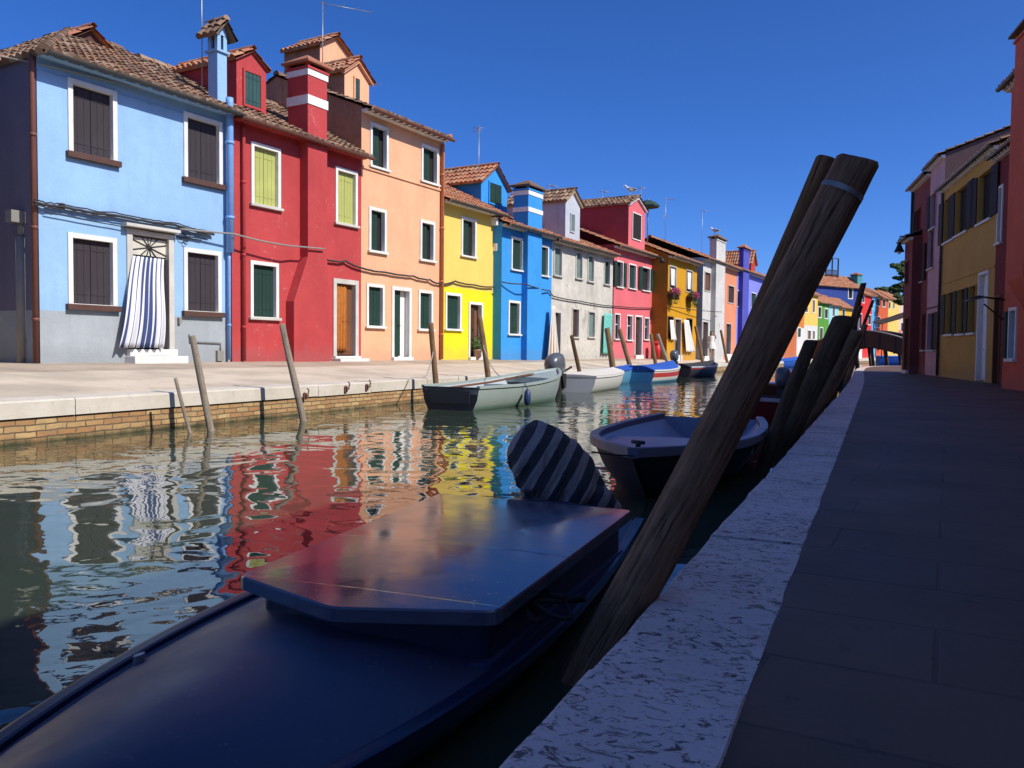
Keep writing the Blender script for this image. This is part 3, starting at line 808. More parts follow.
# D along the bend
def dd(x): return 78 + (x - 797) * .22
_fh0 = far_house
def far_house(*a, **k): return _fh0(*a, dep=2.8, rise=.9, **k)
fh = far_house('orange_house', 'orange house with a white ground floor left of the far yellow one', 788, dd(788), 803.5, dd(803.5), 305, 345, 'orange_stucco', (.62, .2, .04), ((797.5, 327, 801, 338),), (), low=(327, WB))
fh = far_house('yellow_far_house', 'distant yellow house above a white ground floor beyond the leaning poles', 803.5, dd(803.5), 817, dd(817), 292, 345, 'far_yellow_stucco', (.80, .52, .12), ((805, 303, 808, 313), (812.5, 299, 815, 313), (807.5, 329.5, 811, 340), (812.5, 330, 815, 340)), (), low=(325, WB), shut='brown')
fh = far_house('green_house', 'distant grass green house with dark openings', 817, dd(817), 828, dd(828), 301, 345, 'grass_green_stucco', (.10, .30, .045), ((818, 306, 821.5, 318), (824.5, 308, 828, 319)), ((819.5, 327, 823, 342),), mode='none')
fh = far_house('turquoise_house', 'distant pale turquoise house next to the green one', 828, dd(828), 838, dd(838), 303.5, 345, 'turquoise_stucco', (.34, .62, .66), ((832.5, 305, 835, 317),), ((831, 327, 834, 342),))
fh = far_house('gold_house', 'sliver of a golden house past the turquoise one', 838, dd(838), 851, dd(851), 306, 345, 'gold_stucco', (.72, .42, .05), ((842, 309, 845, 318),), ())
# dark blue house behind, carrying a roof terrace
a = at_depth(815, 350, 91); b = at_depth(860.6, 350, 95.5)
h = House('navy_house', 'dark blue house behind the bend with a wooden roof terrace', (a.x, a.y), (b.x, b.y), .4, 3.4)
NB = stucco('navy_stucco', (.035, .065, .26), .1, 33); H = zat(h, 817, 284)
h.window((848, 287, 853, 299), 'char', fw=.1, sill=None, mode='none')
h.walls(H, [NB, M['dark']]); h.roof(H, 1.2, .3, 'tiles_red', seg=2, pitch=.3, gutter=None)
mb = MB(); tu0, tu1 = uat(h, 826, 1.5, 275), uat(h, 838, 1.5, 275); z0 = H + .9; zt = zat(h, 832, 258, 1.5)
mb.box(tu0, tu1, 1.5, 4.0, z0, z0 + .1)
for u in (tu0, (tu0 + tu1) / 2, tu1):
    for y in (1.5, 4.0): mb.box(u - .06, u + .06, y - .06, y + .06, H, zt)
for z in (z0 + .5, z0 + 1.0, zt): mb.box(tu0, tu1, 1.47, 1.53, z - .04, z + .04); mb.box(tu0, tu1, 3.97, 4.03, z - .04, z + .04)
for k in range(14):
    u = tu0 + (tu1 - tu0) * (k + .5) / 14; mb.box(u - .025, u + .025, 1.485, 1.515, z0, z0 + 1.0)
mb.build('roof_terrace', M['dbrown'], h.root)
TQ = stucco('teal_chimney_stucco', (.08, .30, .30), .1, 34)
ua, ub = uat(h, 857.5, .4, 280), uat(h, 862, .4, 280)
h.chimney(ua, ub, .4, 1.3, H - .5, zat(h, 858, 276, .4), TQ, capmat='tiles_red')

def dg(x): return 95 + (x - 860) * .45

fh = far_house('scarlet_house', 'distant scarlet house above the bridge next to the teal chimney', 860, dg(860), 871, dg(871), 292, 345, 'scarlet_stucco', (.62, .035, .035), ((862, 295, 864.5, 303), (868, 314, 871, 325)), ((859, 313, 862, 328),))
fh = far_house('sky_blue_house', 'thin bright sky blue house squeezed between two red fronts', 871, dg(871), 875, dg(875), 294, 345, 'sky_stucco', (.08, .42, .75), ((871.6, 301, 873.2, 309),), ())
fh = far_house('brick_red_house', 'distant orange red house with white framed windows above the bridge', 875, dg(875), 887, dg(887), 295, 345, 'orange_red_stucco', (.58, .11, .04), ((876, 297.5, 880, 306), (882.5, 298.5, 885.5, 307), (874.6, 316, 877, 328), (877.8, 316, 880, 328)), (), mode='none')
fh = far_house('straw_house', 'distant straw yellow house at the right end of the far row', 887, dg(887), 898, dg(898), 297, 345, 'straw_stucco', (.78, .52, .13), ((888.5, 301, 890.5, 309), (893, 302, 894.6, 309)), ())
fh = far_house('coral_far_house', 'low red and white house beneath the pines at the far end', 898, dg(898), 915, dg(915) + 4, 300, 345, 'far_coral_stucco', (.62, .5, .42), ((901, 322, 905, 332),), (), low=(330, stucco('far_red_stucco', (.6, .16, .12), .1, 35)), mode='none')
# ------------------------------------------------------------------ the shaded row along the right bank
RN0 = Vector((2.2, 34.1, 0)); RDIR = Vector((-math.sin(R(7.7)), math.cos(R(7.7)), 0)); RNRM = Vector((-RDIR.y, RDIR.x, 0))
def rpt(px, proud=0.0, py=300):
    p = on_plane(px, py, RN0 + RNRM * proud, RNRM); return (p.x, p.y)
def right_house(name, label, x0, x1, proud=0.0, D=7.0):
    return House(name, label, rpt(x0, proud), rpt(x1, proud), 0.0, D)
h = right_house('ochre_house', 'shaded ochre house on the right bank with rows of dark open shutters', 941, 994); ochre = h
OC = stucco('ochre_stucco', (.54, .32, .085), .12, 40, stain=.12)
H = zat(h, 941, 192)
ws = [(945.5, 200, 955.5, 243), (957, 191, 969, 236), (979.5, 176, 993, 224)]
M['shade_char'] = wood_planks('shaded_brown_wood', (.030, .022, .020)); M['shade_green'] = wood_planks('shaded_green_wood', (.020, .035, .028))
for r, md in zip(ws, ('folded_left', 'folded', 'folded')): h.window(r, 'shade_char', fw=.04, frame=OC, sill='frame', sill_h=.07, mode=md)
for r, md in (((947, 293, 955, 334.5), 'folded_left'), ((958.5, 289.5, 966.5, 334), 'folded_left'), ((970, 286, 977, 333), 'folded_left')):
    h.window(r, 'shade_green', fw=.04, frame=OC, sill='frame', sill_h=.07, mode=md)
h.door((979.5, 273, 989.5, 381), 'greypurple' if 'greypurple' in M else 'white', 'frame', fw=.1)
h.walls(H, [OC, M['dark']])
h.roof(H, 1.3, .24, 'tiles_dark', seg=4)
z0 = zat(h, 945, 283); mb = MB(); mb.box(.0, h.W, -.03, -.001, z0 - .05, z0); mb.build('string_course', OC, h.root)
h.downpipe(.06, .02, H, 'gutter', .05)

h = right_house('mauve_house', 'tall pale mauve house on the right bank rising above the ochre one', 927, 941)
MV = stucco('mauve_stucco', (.58, .36, .38), .12, 41, stain=.15); MVS = stucco('shaded_mauve_stucco', (.16, .10, .10), .2, 42)  # second mauve carries the side wall's shade in its colour; string course shares it
H = zat(h, 927, 172)
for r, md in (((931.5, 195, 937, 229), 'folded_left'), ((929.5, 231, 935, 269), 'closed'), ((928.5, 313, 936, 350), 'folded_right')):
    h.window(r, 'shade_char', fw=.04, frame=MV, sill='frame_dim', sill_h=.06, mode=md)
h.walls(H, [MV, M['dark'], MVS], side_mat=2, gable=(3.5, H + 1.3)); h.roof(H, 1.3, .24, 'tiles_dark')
z0 = zat(h, 928, 308); mb = MB(); mb.box(.0, h.W, -.03, -.001, z0 - .06, z0); mb.build('string_course', MVS, h.root)

h = right_house('maroon_house', 'dark maroon house at the far end of the shaded right row', 911, 927)
MR = stucco('maroon_stucco', (.22, .06, .055), .15, 43)
H = zat(h, 913, 190)
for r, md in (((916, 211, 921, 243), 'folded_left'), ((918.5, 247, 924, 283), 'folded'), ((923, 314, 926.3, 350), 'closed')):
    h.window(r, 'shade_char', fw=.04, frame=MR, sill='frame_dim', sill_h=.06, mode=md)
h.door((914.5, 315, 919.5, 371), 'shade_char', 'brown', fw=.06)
h.walls(H, [MR, M['dark']]); h.roof(H, 1.3, .26, 'tiles_dark')
h.downpipe(.05, .02, H, 'green', .06)
# low annex with a tiled hood carrying the lamp
a = rpt(903.5, .35); b = rpt(911, .35)
h = House('low_annex', 'low dark annex with a tiled cornice at the end of the right row', a, b, 0.0, 5.0)
H = zat(h, 905, 241)
h.window((906, 262, 909, 285), 'shade_char', fw=.04, frame=MR, sill=None)
h.door((905.5, 318, 909.5, 370), 'shade_char', 'brown', fw=.05)
h.walls(H, [MR, M['dark']]); h.roof(H, 1.0, .25, 'tiles_dark')

h = right_house('wine_house', 'dark wine red house with curtained doorways between the ochre and salmon fronts', 994, 1030, 0)
WN = stucco('wine_stucco', (.20, .035, .035), .15, 44)
H = zat(h, 994, 160)
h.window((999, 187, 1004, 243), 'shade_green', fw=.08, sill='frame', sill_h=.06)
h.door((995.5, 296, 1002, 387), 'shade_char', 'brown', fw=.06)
h.walls(H, [WN, M['dark']]); h.roof(H, 1.3, .24, 'tiles_dark')

# salmon house standing forward at the edge of the frame
a = Vector((*rpt(1004.5, .75), 0)); b = a - RDIR * 7.6
h = House('red_orange_house', 'orange red house at the right edge with a tapering chimney breast', (a.x, a.y), (b.x, b.y), 0.0, 7.0); sal = h
SO = stucco('red_orange_stucco', (.60, .13, .075), .12, 45, stain=.1)
H = zat(h, 1010, 88)
h.window((1010, 308, 1018, 359), 'green', fw=.08, sill='frame', sill_h=.07, mode='folded_left')
h.window((1023, 150, 1032, 215), 'green', fw=.08, sill='frame', sill_h=.07)
h.walls(H, [SO, M['dark']]); h.roof(H, 1.3, .24, 'tiles_dark')
zb = zat(h, 1011, 305, -.4); zm = zat(h, 1011, 285, -.4); ua, ub = uat(h, 1011, -.4, 200), uat(h, 1027, -.4, 200)
h.breast([(ua + .3, ub - .0, zb - .35, .02), (ua, ub, zm + .1, .42), (ua, ub, H - .1, .42)], .42, SO)
h.chimney(ua, ub, -.42, .3, H - .1, zat(h, 1013, 48, -.4), SO, capmat='tiles_dark')
mb = MB(); z0 = zat(h, 1006, 300); mb.tube([(.1, -.02, z0), (.1, -.6, z0 + .1), (.5, -1.0, z0 - .05), (2.2, -1.0, z0 - .05)], .025, 6); mb.tube([(.1, -.02, z0 - .5), (.2, -.5, z0 - .1)], .02, 6)
mb.build('awning_bracket', M['iron'], h.root)
# the row goes on past the frame and shades the near bank
near_spec = [('rose_house', 'rose coloured house beside the near quay', (.5, .2, .2)), ('sand_house', 'sand coloured house beside the near quay', (.5, .4, .24)), ('brick_brown_house', 'brick brown house behind the camera side of the quay', (.3, .13, .08)), ('olive_house', 'olive green house far down the near quay', (.22, .26, .12))]
pA = Vector((b.x + .1, b.y, 0))
for i, (n_, l_, c_) in enumerate(near_spec):
    pB = pA + Vector((.12, -6.8, 0))
    h = House(n_, l_, (pA.x, pA.y), (pB.x, pB.y), 0.0, 7.0); mt = stucco(n_ + '_stucco', c_, .12, 50 + i)
    for u in (1.0, 4.6):
        for z in (1.0, 4.0): h.window(Loc((u, u + 1.0, z, z + 1.4)), 'green')
    h.door(Loc((2.8, 3.9, .02, 2.2)), 'dbrown')
    h.walls(6.3 + .3 * (i % 2), [mt, M['dark']]); h.roof(6.3 + .3 * (i % 2), 1.4, .4, 'tiles_dark', seg=2, pitch=.3)
    pA = pB
# ------------------------------------------------------------------ ground, water, quays
ZW = -.30
# ground far below everything
def ground_m():
    t = NT('earth'); v = t.coords(); n = t.noise(v, .05, 5); t.base(t.mix(n, (.16, .14, .10), (.10, .11, .06))); t.set(Roughness=.95); return t.m
mb = MB(); mb.quad((-2500, -2500, -1.6), (2500, -2500, -1.6), (2500, 2500, -1.6), (-2500, 2500, -1.6)); tag(mb.build('ground', ground_m()), kind='structure')

def water_m():
    t = NT('canal_water')
    t.base((.034, .050, .033)); t.set(Roughness=.015, IOR=1.52)
    t.b.inputs['Specular IOR Level'].default_value = .62
    v1 = t.coords(scale=(1.0, 1.0, 1)); 
    n1 = t.noise(v1, 1.15, 2.0, .45, .5)
    v2 = t.coords(scale=(1.0, 1.25, 1), rot=(0, 0, .5)); n2 = t.noise(v2, 4.2, 1.5, .5, .3)
    v3 = t.coords(scale=(1, 1, 1), rot=(0, 0, -.3)); n3 = t.noise(v3, 13.0, 2, .5, .2)
    patch = t.ramp(t.noise(t.coords(), .33, 3, .5), [(.42, .10), (.62, 1)])
    h = t.math('ADD', t.math('MULTIPLY', n1, 1.0), t.math('MULTIPLY', t.math('MULTIPLY', n2, .17), t.math('ADD', patch, .25)))
    h = t.math('ADD', h, t.math('MULTIPLY', t.math('MULTIPLY', n3, .028), patch))
    t.bump(h, 1.0, .031)
    return t.m
mb = MB(); mb.quad((-16, -30, ZW), (6, -30, ZW), (30, 190, ZW), (-16, 190, ZW)); tag(mb.build('water', water_m()), kind='structure')

# right quay line (outer edge of the white stone)
CW = .40
curb_o = [(-.66, -14), (-.66, 0), (-.66, 12), (-.68, 24), (-.80, 34), (-.95, 42), (-.95, 52), (-.6, 58), (.6, 62.5), (3.0, 65), (8, 66.5)]
def offset_path(p, w):
    out = []
    for i in range(len(p)):
        a = Vector(p[max(0, i - 1)]); b = Vector(p[min(len(p) - 1, i + 1)]); d = (b - a).normalized(); out.append((p[i][0] + d.y * w, p[i][1] - d.x * w))
    return out
def densify(p, step):
    out = []
    for a, b in zip(p[:-1], p[1:]):
        n = max(1, int((Vector(b) - Vector(a)).length / step))
        for k in range(n): out.append((a[0] + (b[0] - a[0]) * k / n, a[1] + (b[1] - a[1]) * k / n))
    out.append(p[-1]); return out
def smooth_path(p, it=2):
    for _ in range(it):
        q = [p[0]]
        for a, b in zip(p[:-1], p[1:]):
            q += [(a[0] * .75 + b[0] * .25, a[1] * .75 + b[1] * .25), (a[0] * .25 + b[0] * .75, a[1] * .25 + b[1] * .75)]
        q.append(p[-1]); p = q
    return p
curb_o = smooth_path(curb_o, 2); curb_i = offset_path(curb_o, CW)

def curb_m():
    t = NT('pitted_istrian_stone')
    v = t.coords(); n = t.noise(v, 3.0, 6, .6)
    c = t.mix(t.ramp(n, [(.3, 0), (.7, 1)]), (.68, .52, .45), (.82, .65, .56))
    wv = t.noise(t.coords(), .7, 2); vs = t.coords(scale=(13, 19, 13), rot=(0, 0, .25))
    vs2 = t.coords(scale=(22, 30, 20)); p4 = t.noise(vs2, 1.3, 6, .7, .8)
    p1 = t.noise(vs, 1.25, 7, .72, 1.4); p2 = t.noise(t.coords(scale=(1, 1, 1)), 1.7, 3)
    thr = t.math('ADD', p1, t.math('MULTIPLY', p2, .16))
    pit = t.ramp(thr, [(.640, 0), (.684, 1)])
    vl = t.coords(scale=(5.5, 32, 5), rot=(0, 0, .18)); p3 = t.noise(vl, 1.0, 6, .7, 1.0)
    pit2 = t.ramp(p3, [(.625, 0), (.66, 1)])
    pits = t.math('MAXIMUM', t.math('MAXIMUM', pit, t.math('MULTIPLY', pit2, .8)), t.math('MULTIPLY', t.ramp(t.math('ADD', p4, t.math('MULTIPLY', p2, .12)), [(.655, 0), (.70, 1)]), .7))
    c = t.mix(t.math('MULTIPLY', pits, .88), c, (.055, .045, .036))
    t.base(c); t.set(Roughness=.72)
    h = t.math('SUBTRACT', t.math('MULTIPLY', t.noise(v, 40, 5, .7), .25), pits); t.bump(h, .6, .012)
    return t.m
def curb_strip(name, po, pi, z0o, thick, mat, joint=1.6, lip=.012, seedz=3, z_in=None):
    """stone blocks along a path with narrow joints and slightly uneven tops"""
    mb = MB(); rng = random.Random(seedz); n = len(po); acc = 0; start = 0; nextj = joint * rng.uniform(.5, 1.2)
    def block(i0, i1):
        dz = rng.uniform(-.007, .007)
        top_o = [(po[k][0], po[k][1], z0o + dz) for k in range(i0, i1 + 1)]; top_i = [(pi[k][0], pi[k][1], (z0o if z_in is None else z_in) + dz) for k in range(i0, i1 + 1)]
        rings = []
        m_ = i1 - i0 + 1
        for k in range(m_):
            o = Vector(top_o[k]); i_ = Vector(top_i[k])
            if k == 0: f = Vector(top_o[1]) - o; f = f.normalized() * .007; o += f; i_ += f
            if k == m_ - 1: f = Vector(top_o[k - 1]) - Vector(top_o[k]); f = f.normalized() * .004; o += f; i_ += f
            dirn = (i_ - o).normalized()
            rings.append([o + Vector((0, 0, -thick)), o + Vector((0, 0, -lip)), o + dirn * lip * .4 + Vector((0, 0, -lip * .3)), o + dirn * lip * 1.4, i_ - dirn * .006, i_ + Vector((0, 0, -.012)), i_ + Vector((0, 0, -thick))])
        mb.loft(rings, smooth=False)
    for k in range(1, n):
        acc += (Vector(po[k]) - Vector(po[k - 1])).length
        if acc >= nextj or k == n - 1:
            block(start, k); start = k; acc = 0; nextj = joint * rng.uniform(.75, 1.3)
    return tag(mb.build(name, mat), kind='structure')
co = densify(curb_o, .30); ci = offset_path(co, CW)
# slightly ragged inner edge
ci = [(x + .012 * mnoise.noise(Vector((y * 2.3, 0, 0))), y) for (x, y) in ci]
co = [(x + .008 * mnoise.noise(Vector((y * 3.1, 9, 0))) + .008 * mnoise.noise(Vector((y * 11, 2, 0))), y) for (x, y) in densify(co, .12)]
ci = [(x + .005 * mnoise.noise(Vector((y * 4, 4, 0))), y) for (x, y) in offset_path(co, CW)]
curb_strip('kerb', co, ci, 0.0, .22, curb_m(), joint=1.5)

def quay_brick_m(name='quay_bricks', axis='y', dark=False):
    t = NT(name); tc = t.add('ShaderNodeTexCoord'); sx = t.add('ShaderNodeSeparateXYZ'); t.link(tc.outputs['Object'], sx.inputs[0])
    cb = t.add('ShaderNodeCombineXYZ'); t.link(sx.outputs['Y'], cb.inputs[0]); t.link(sx.outputs['Z'], cb.inputs[1])
    ns = t.noise(tc.outputs['Object'], 5, 3)
    add = t.add('ShaderNodeVectorMath', operation='ADD'); t.link(cb.outputs[0], add.inputs[0])
    cm = t.add('ShaderNodeCombineXYZ'); t.link(t.math('MULTIPLY', ns, .09), cm.inputs[0]); t.link(t.math('MULTIPLY', ns, .035), cm.inputs[1]); t.link(cm.outputs[0], add.inputs[1])
    br = t.add('ShaderNodeTexBrick'); t.link(add.outputs[0], br.inputs['Vector'])
    br.inputs['Scale'].default_value = 1; br.inputs['Brick Width'].default_value = .26; br.inputs['Row Height'].default_value = .075; br.inputs['Mortar Size'].default_value = .008
    br.inputs['Color1'].default_value = (.38, .19, .075, 1); br.inputs['Color2'].default_value = (.55, .38, .17, 1); br.inputs['Mortar'].default_value = (.10, .075, .05, 1); br.inputs['Bias'].default_value = -.1
    n = t.noise(tc.outputs['Object'], 3, 6, .65); n2 = t.noise(tc.outputs['Object'], 9, 5, .65)
    c = t.mix(t.math('MULTIPLY', t.ramp(n2, [(.4, 0), (.65, 1)]), .45), br.outputs['Color'], (.22, .16, .09))
    # algae band above the waterline, with an uneven edge
    zz = t.math('ADD', sx.outputs['Z'], t.math('MULTIPLY', n, -.16))
    alg = t.ramp(t.math('ADD', t.math('MULTIPLY', zz, 1.0), .5), [(.115, 1), (.20, 0)])
    c = t.mix(alg, c, (.045, .045, .018))
    t.base(c); t.set(Roughness=.85)
    t.bump(t.math('SUBTRACT', t.math('MULTIPLY', n2, .5), br.outputs['Fac']), .7, .015); return t.m
QB = quay_brick_m()
mb = MB()
for a, b in zip(curb_o[:-1], curb_o[1:]):
    f = .04; mb.quad((a[0] + f, a[1], -1.5), (b[0] + f, b[1], -1.5), (b[0] + f, b[1], -.2), (a[0] + f, a[1], -.2))
tag(mb.build('quay_wall', QB), kind='structure')

def paving_m(name, c1, c2, w, hgt, rot, mort=.008, mcol=(.03, .027, .025), rough=.8):
    t = NT(name); v = t.coords(rot=(0, 0, rot)); br = t.add('ShaderNodeTexBrick')
    ns = t.noise(v, 3, 2); nv = t.add('ShaderNodeVectorMath', operation='ADD'); cm = t.add('ShaderNodeCombineXYZ'); t.link(t.math('MULTIPLY', ns, .007), cm.inputs[0]); t.link(t.math('MULTIPLY', ns, .007), cm.inputs[1])
    t.link(v, nv.inputs[0]); t.link(cm.outputs[0], nv.inputs[1]); t.link(nv.outputs[0], br.inputs['Vector'])
    br.inputs['Scale'].default_value = 1; br.inputs['Brick Width'].default_value = w; br.inputs['Row Height'].default_value = hgt; br.inputs['Mortar Size'].default_value = mort; br.inputs['Mortar Smooth'].default_value = .3
    br.offset = .43; br.squash = 1.25; br.squash_frequency = 3
    br.inputs['Color1'].default_value = (*c1, 1); br.inputs['Color2'].default_value = (*c2, 1); br.inputs['Mortar'].default_value = (*mcol, 1)
    n = t.noise(v, 1.6, 7, .65); n2 = t.noise(v, 16, 5, .7)
    c = t.mix(t.ramp(n, [(.3, .55), (.7, 0)]), br.outputs['Color'], mul(c1, .6))
    c = t.mix(t.math('MULTIPLY', n2, .4), c, mul(c2, 1.2))
    wn3 = t.noise(v, .7, 4, .6); c = t.mix(t.ramp(wn3, [(.40, 0), (.60, .45)]), c, mul(c2, 1.5)); n7 = t.noise(v, 5, 6, .75); c = t.mix(t.ramp(n7, [(.60, 0), (.68, .6)]), c, mul(c1, .45))
    t.base(c); t.set(Roughness=t.math('ADD', t.math('MULTIPLY', n, .25), rough - .12)); t.bump(t.math('SUBTRACT', t.math('MULTIPLY', t.math('ADD', n2, n), .3), br.outputs['Fac']), .5, .012)
    return t.m
PV = paving_m('trachyte_paving', (.078, .039, .017), (.150, .077, .036), .95, .46, R(4), mort=.009, mcol=(.007, .005, .004), rough=.62)
mb = MB(); pi2 = offset_path(curb_o, CW - .004)
for k in range(len(curb_o) - 1):
    a, b = pi2[k], pi2[k + 1]
    if b[1] < a[1] - .01: break
    mb.quad((a[0], a[1], -.004), (16, a[1], -.004), (16, b[1], -.004), (b[0], b[1], -.004))
tag(mb.build('pavement', PV), kind='structure')

# left bank
lb = smooth_path([(-8.8, -20), (-8.8, 10), (-8.8, 26), (-8.75, 38), (-8.2, 46), (-7.2, 58), (-5.6, 74), (-3.2, 92), (-.5, 104), (3.0, 114), (14, 130)], 2)
ZQ = .19
QS = None
def quay_stone_m():
    t = NT('sunlit_quay_stone'); v = t.coords(); n = t.noise(v, 1.3, 7, .65); n2 = t.noise(v, 9, 6, .7)
    c = t.mix(t.ramp(n, [(.35, 0), (.7, 1)]), (.50, .45, .37), (.66, .61, .53)); c = t.mix(t.ramp(n2, [(.6, 0), (.7, .5)]), c, (.3, .26, .2))
    t.base(c); t.set(Roughness=.8); t.bump(n2, .5, .015); return t.m
lo = densify(lb, .5); li = [(x - .42, y) for (x, y) in lo]
lo = [(x + .012 * mnoise.noise(Vector((y * .9, 5, 0))), y) for (x, y) in lo]
curb_strip('quay_stone', lo, li, ZQ, .20, quay_stone_m(), joint=1.7, lip=.02, seedz=8, z_in=ZQ + .012)
mb = MB()
for a, b in zip(lb[:-1], lb[1:]): mb.quad((a[0] - .03, a[1], -1.5), (b[0] - .03, b[1], -1.5), (b[0] - .03, b[1], ZQ - .195), (a[0] - .03, a[1], ZQ - .195))
tag(mb.build('canal_wall', QB), kind='structure')
def rowx(y): return A0.x + math.tan(LAB) * (y - A0.y)
LP = paving_m('sunlit_paving', (.46, .39, .30), (.52, .44, .34), 1.1, .5, R(-6), .006, (.25, .2, .15))
LP2 = paving_m('worn_paving', (.30, .24, .18), (.40, .32, .24), .7, .33, R(-6), .008, (.15, .12, .09))
m1, m2 = MB(), MB()
for a, b in zip(lb[:-1], lb[1:]):
    if a[1] > 128: break
    pts = []
    for p in (a, b):
        x0 = p[0] - .415; xw = min(rowx(p[1]), x0 - .9) if p[1] < 85 else x0 - 3
        xm = x0 + (xw - x0) * .58; zm = ZQ + .012 + (ZB - ZQ) * .66
        pts.append((x0, xm, xw, zm, p[1]))
    (x0, xm, xw, zm, y0), (X0, Xm, Xw, Zm, Y0) = pts
    m1.quad((x0, y0, ZQ + .006), (X0, Y0, ZQ + .006), (Xm, Y0, Zm), (xm, y0, zm))
    m2.quad((xm, y0, zm + .001), (Xm, Y0, Zm + .001), (Xw - .9, Y0, ZB + .06), (xw - .9, y0, ZB + .06)) if False else m2.quad((xm, y0, zm), (Xm, Y0, Zm), (Xw, Y0, ZB), (xw, y0, ZB))
    m2.quad((xw, y0, ZB), (Xw, Y0, ZB), (-45, Y0, ZB), (-45, y0, ZB))
tag(m1.build('promenade', LP), kind='structure'); tag(m2.build('alley_paving', LP2), kind='structure')
# ------------------------------------------------------------------ boats
def gloss(name, col, rough=.25, var=.08, scratch=.25, spec=.5, coat=0.0, seams=False, worn=0):
    t = NT(name); v = t.coords(); n = t.noise(v, 2.2, 6, .6); n2 = t.noise(v, 30, 4, .7)
    vs = t.coords(scale=(3, 30, 3), rot=(0, 0, .4)); sc = t.noise(vs, 2, 5, .7)
    c = t.mix(n, mul(col, 1 - var), mul(col, 1 + var)); c = t.mix(t.math('MULTIPLY', t.ramp(sc, [(.62, 0), (.72, 1)]), scratch * .4), c, mul(col, 2.2))
    h = t.math('ADD', t.math('MULTIPLY', n2, .2), n)
    rgh = t.math('ADD', t.math('MULTIPLY', n, rough * .6), rough * .7)
    if worn or seams:      # flaked paint, dried salt and scuffs
        n3 = t.noise(v, 9, 8, .75, .8); fl = t.ramp(n3, [(.64, 0), (.67, 1)])
        c = t.mix(t.math('MULTIPLY', fl, .5 if worn else .22), c, tuple(x * 1.3 + .05 for x in col))
        n4 = t.noise(v, 3.2, 7, .7); c = t.mix(t.math('MULTIPLY', t.ramp(n4, [(.50, 0), (.72, 1)]), .38), c, tuple(x * .8 + .055 for x in col))
        n5 = t.noise(v, 55, 2); c = t.mix(t.ramp(n5, [(.70, 0), (.74, .55)]), c, (.22, .22, .22))
        rgh = t.math('ADD', rgh, t.math('MULTIPLY', t.ramp(n4, [(.35, 0), (.75, 1)]), .16)); h = t.math('ADD', h, t.math('MULTIPLY', fl, -.6))
    if seams:
        tc = t.add('ShaderNodeTexCoord'); sx = t.add('ShaderNodeSeparateXYZ'); t.link(tc.outputs['Object'], sx.inputs[0])
        f = t.math('FRACT', t.math('ADD', t.math('MULTIPLY', sx.outputs['X'], 1.55), .31)); ln = t.ramp(f, [(.0, 1), (.006, 0)])
        c = t.mix(t.math('MULTIPLY', ln, .8), c, mul(col, .3)); h = t.math('SUBTRACT', h, t.math('MULTIPLY', ln, 3.0))
        wv = t.noise(t.coords(scale=(2.2, .9, 1)), 1.6, 2); h = t.math('ADD', h, t.math('MULTIPLY', wv, 2.2))
    t.base(c); t.set(Roughness=rgh); t.b.inputs['Specular IOR Level'].default_value = spec
    t.bump(h, .14, .005); return t.m
NAVY = gloss('navy_boat_paint', (.034, .052, .115), .42, .18, .4, .5)
NAVY_DECK = gloss('worn_navy_deck_paint', (.040, .052, .098), .40, .25, .5, .5, worn=1)
NAVY_TOP = gloss('navy_hatch_paint', (.075, .068, .10), .10, .15, .6, 1.0, seams=True)
NAVY_DK = gloss('dark_navy_trim_paint', (.010, .016, .045), .35, .1, .2, .4)

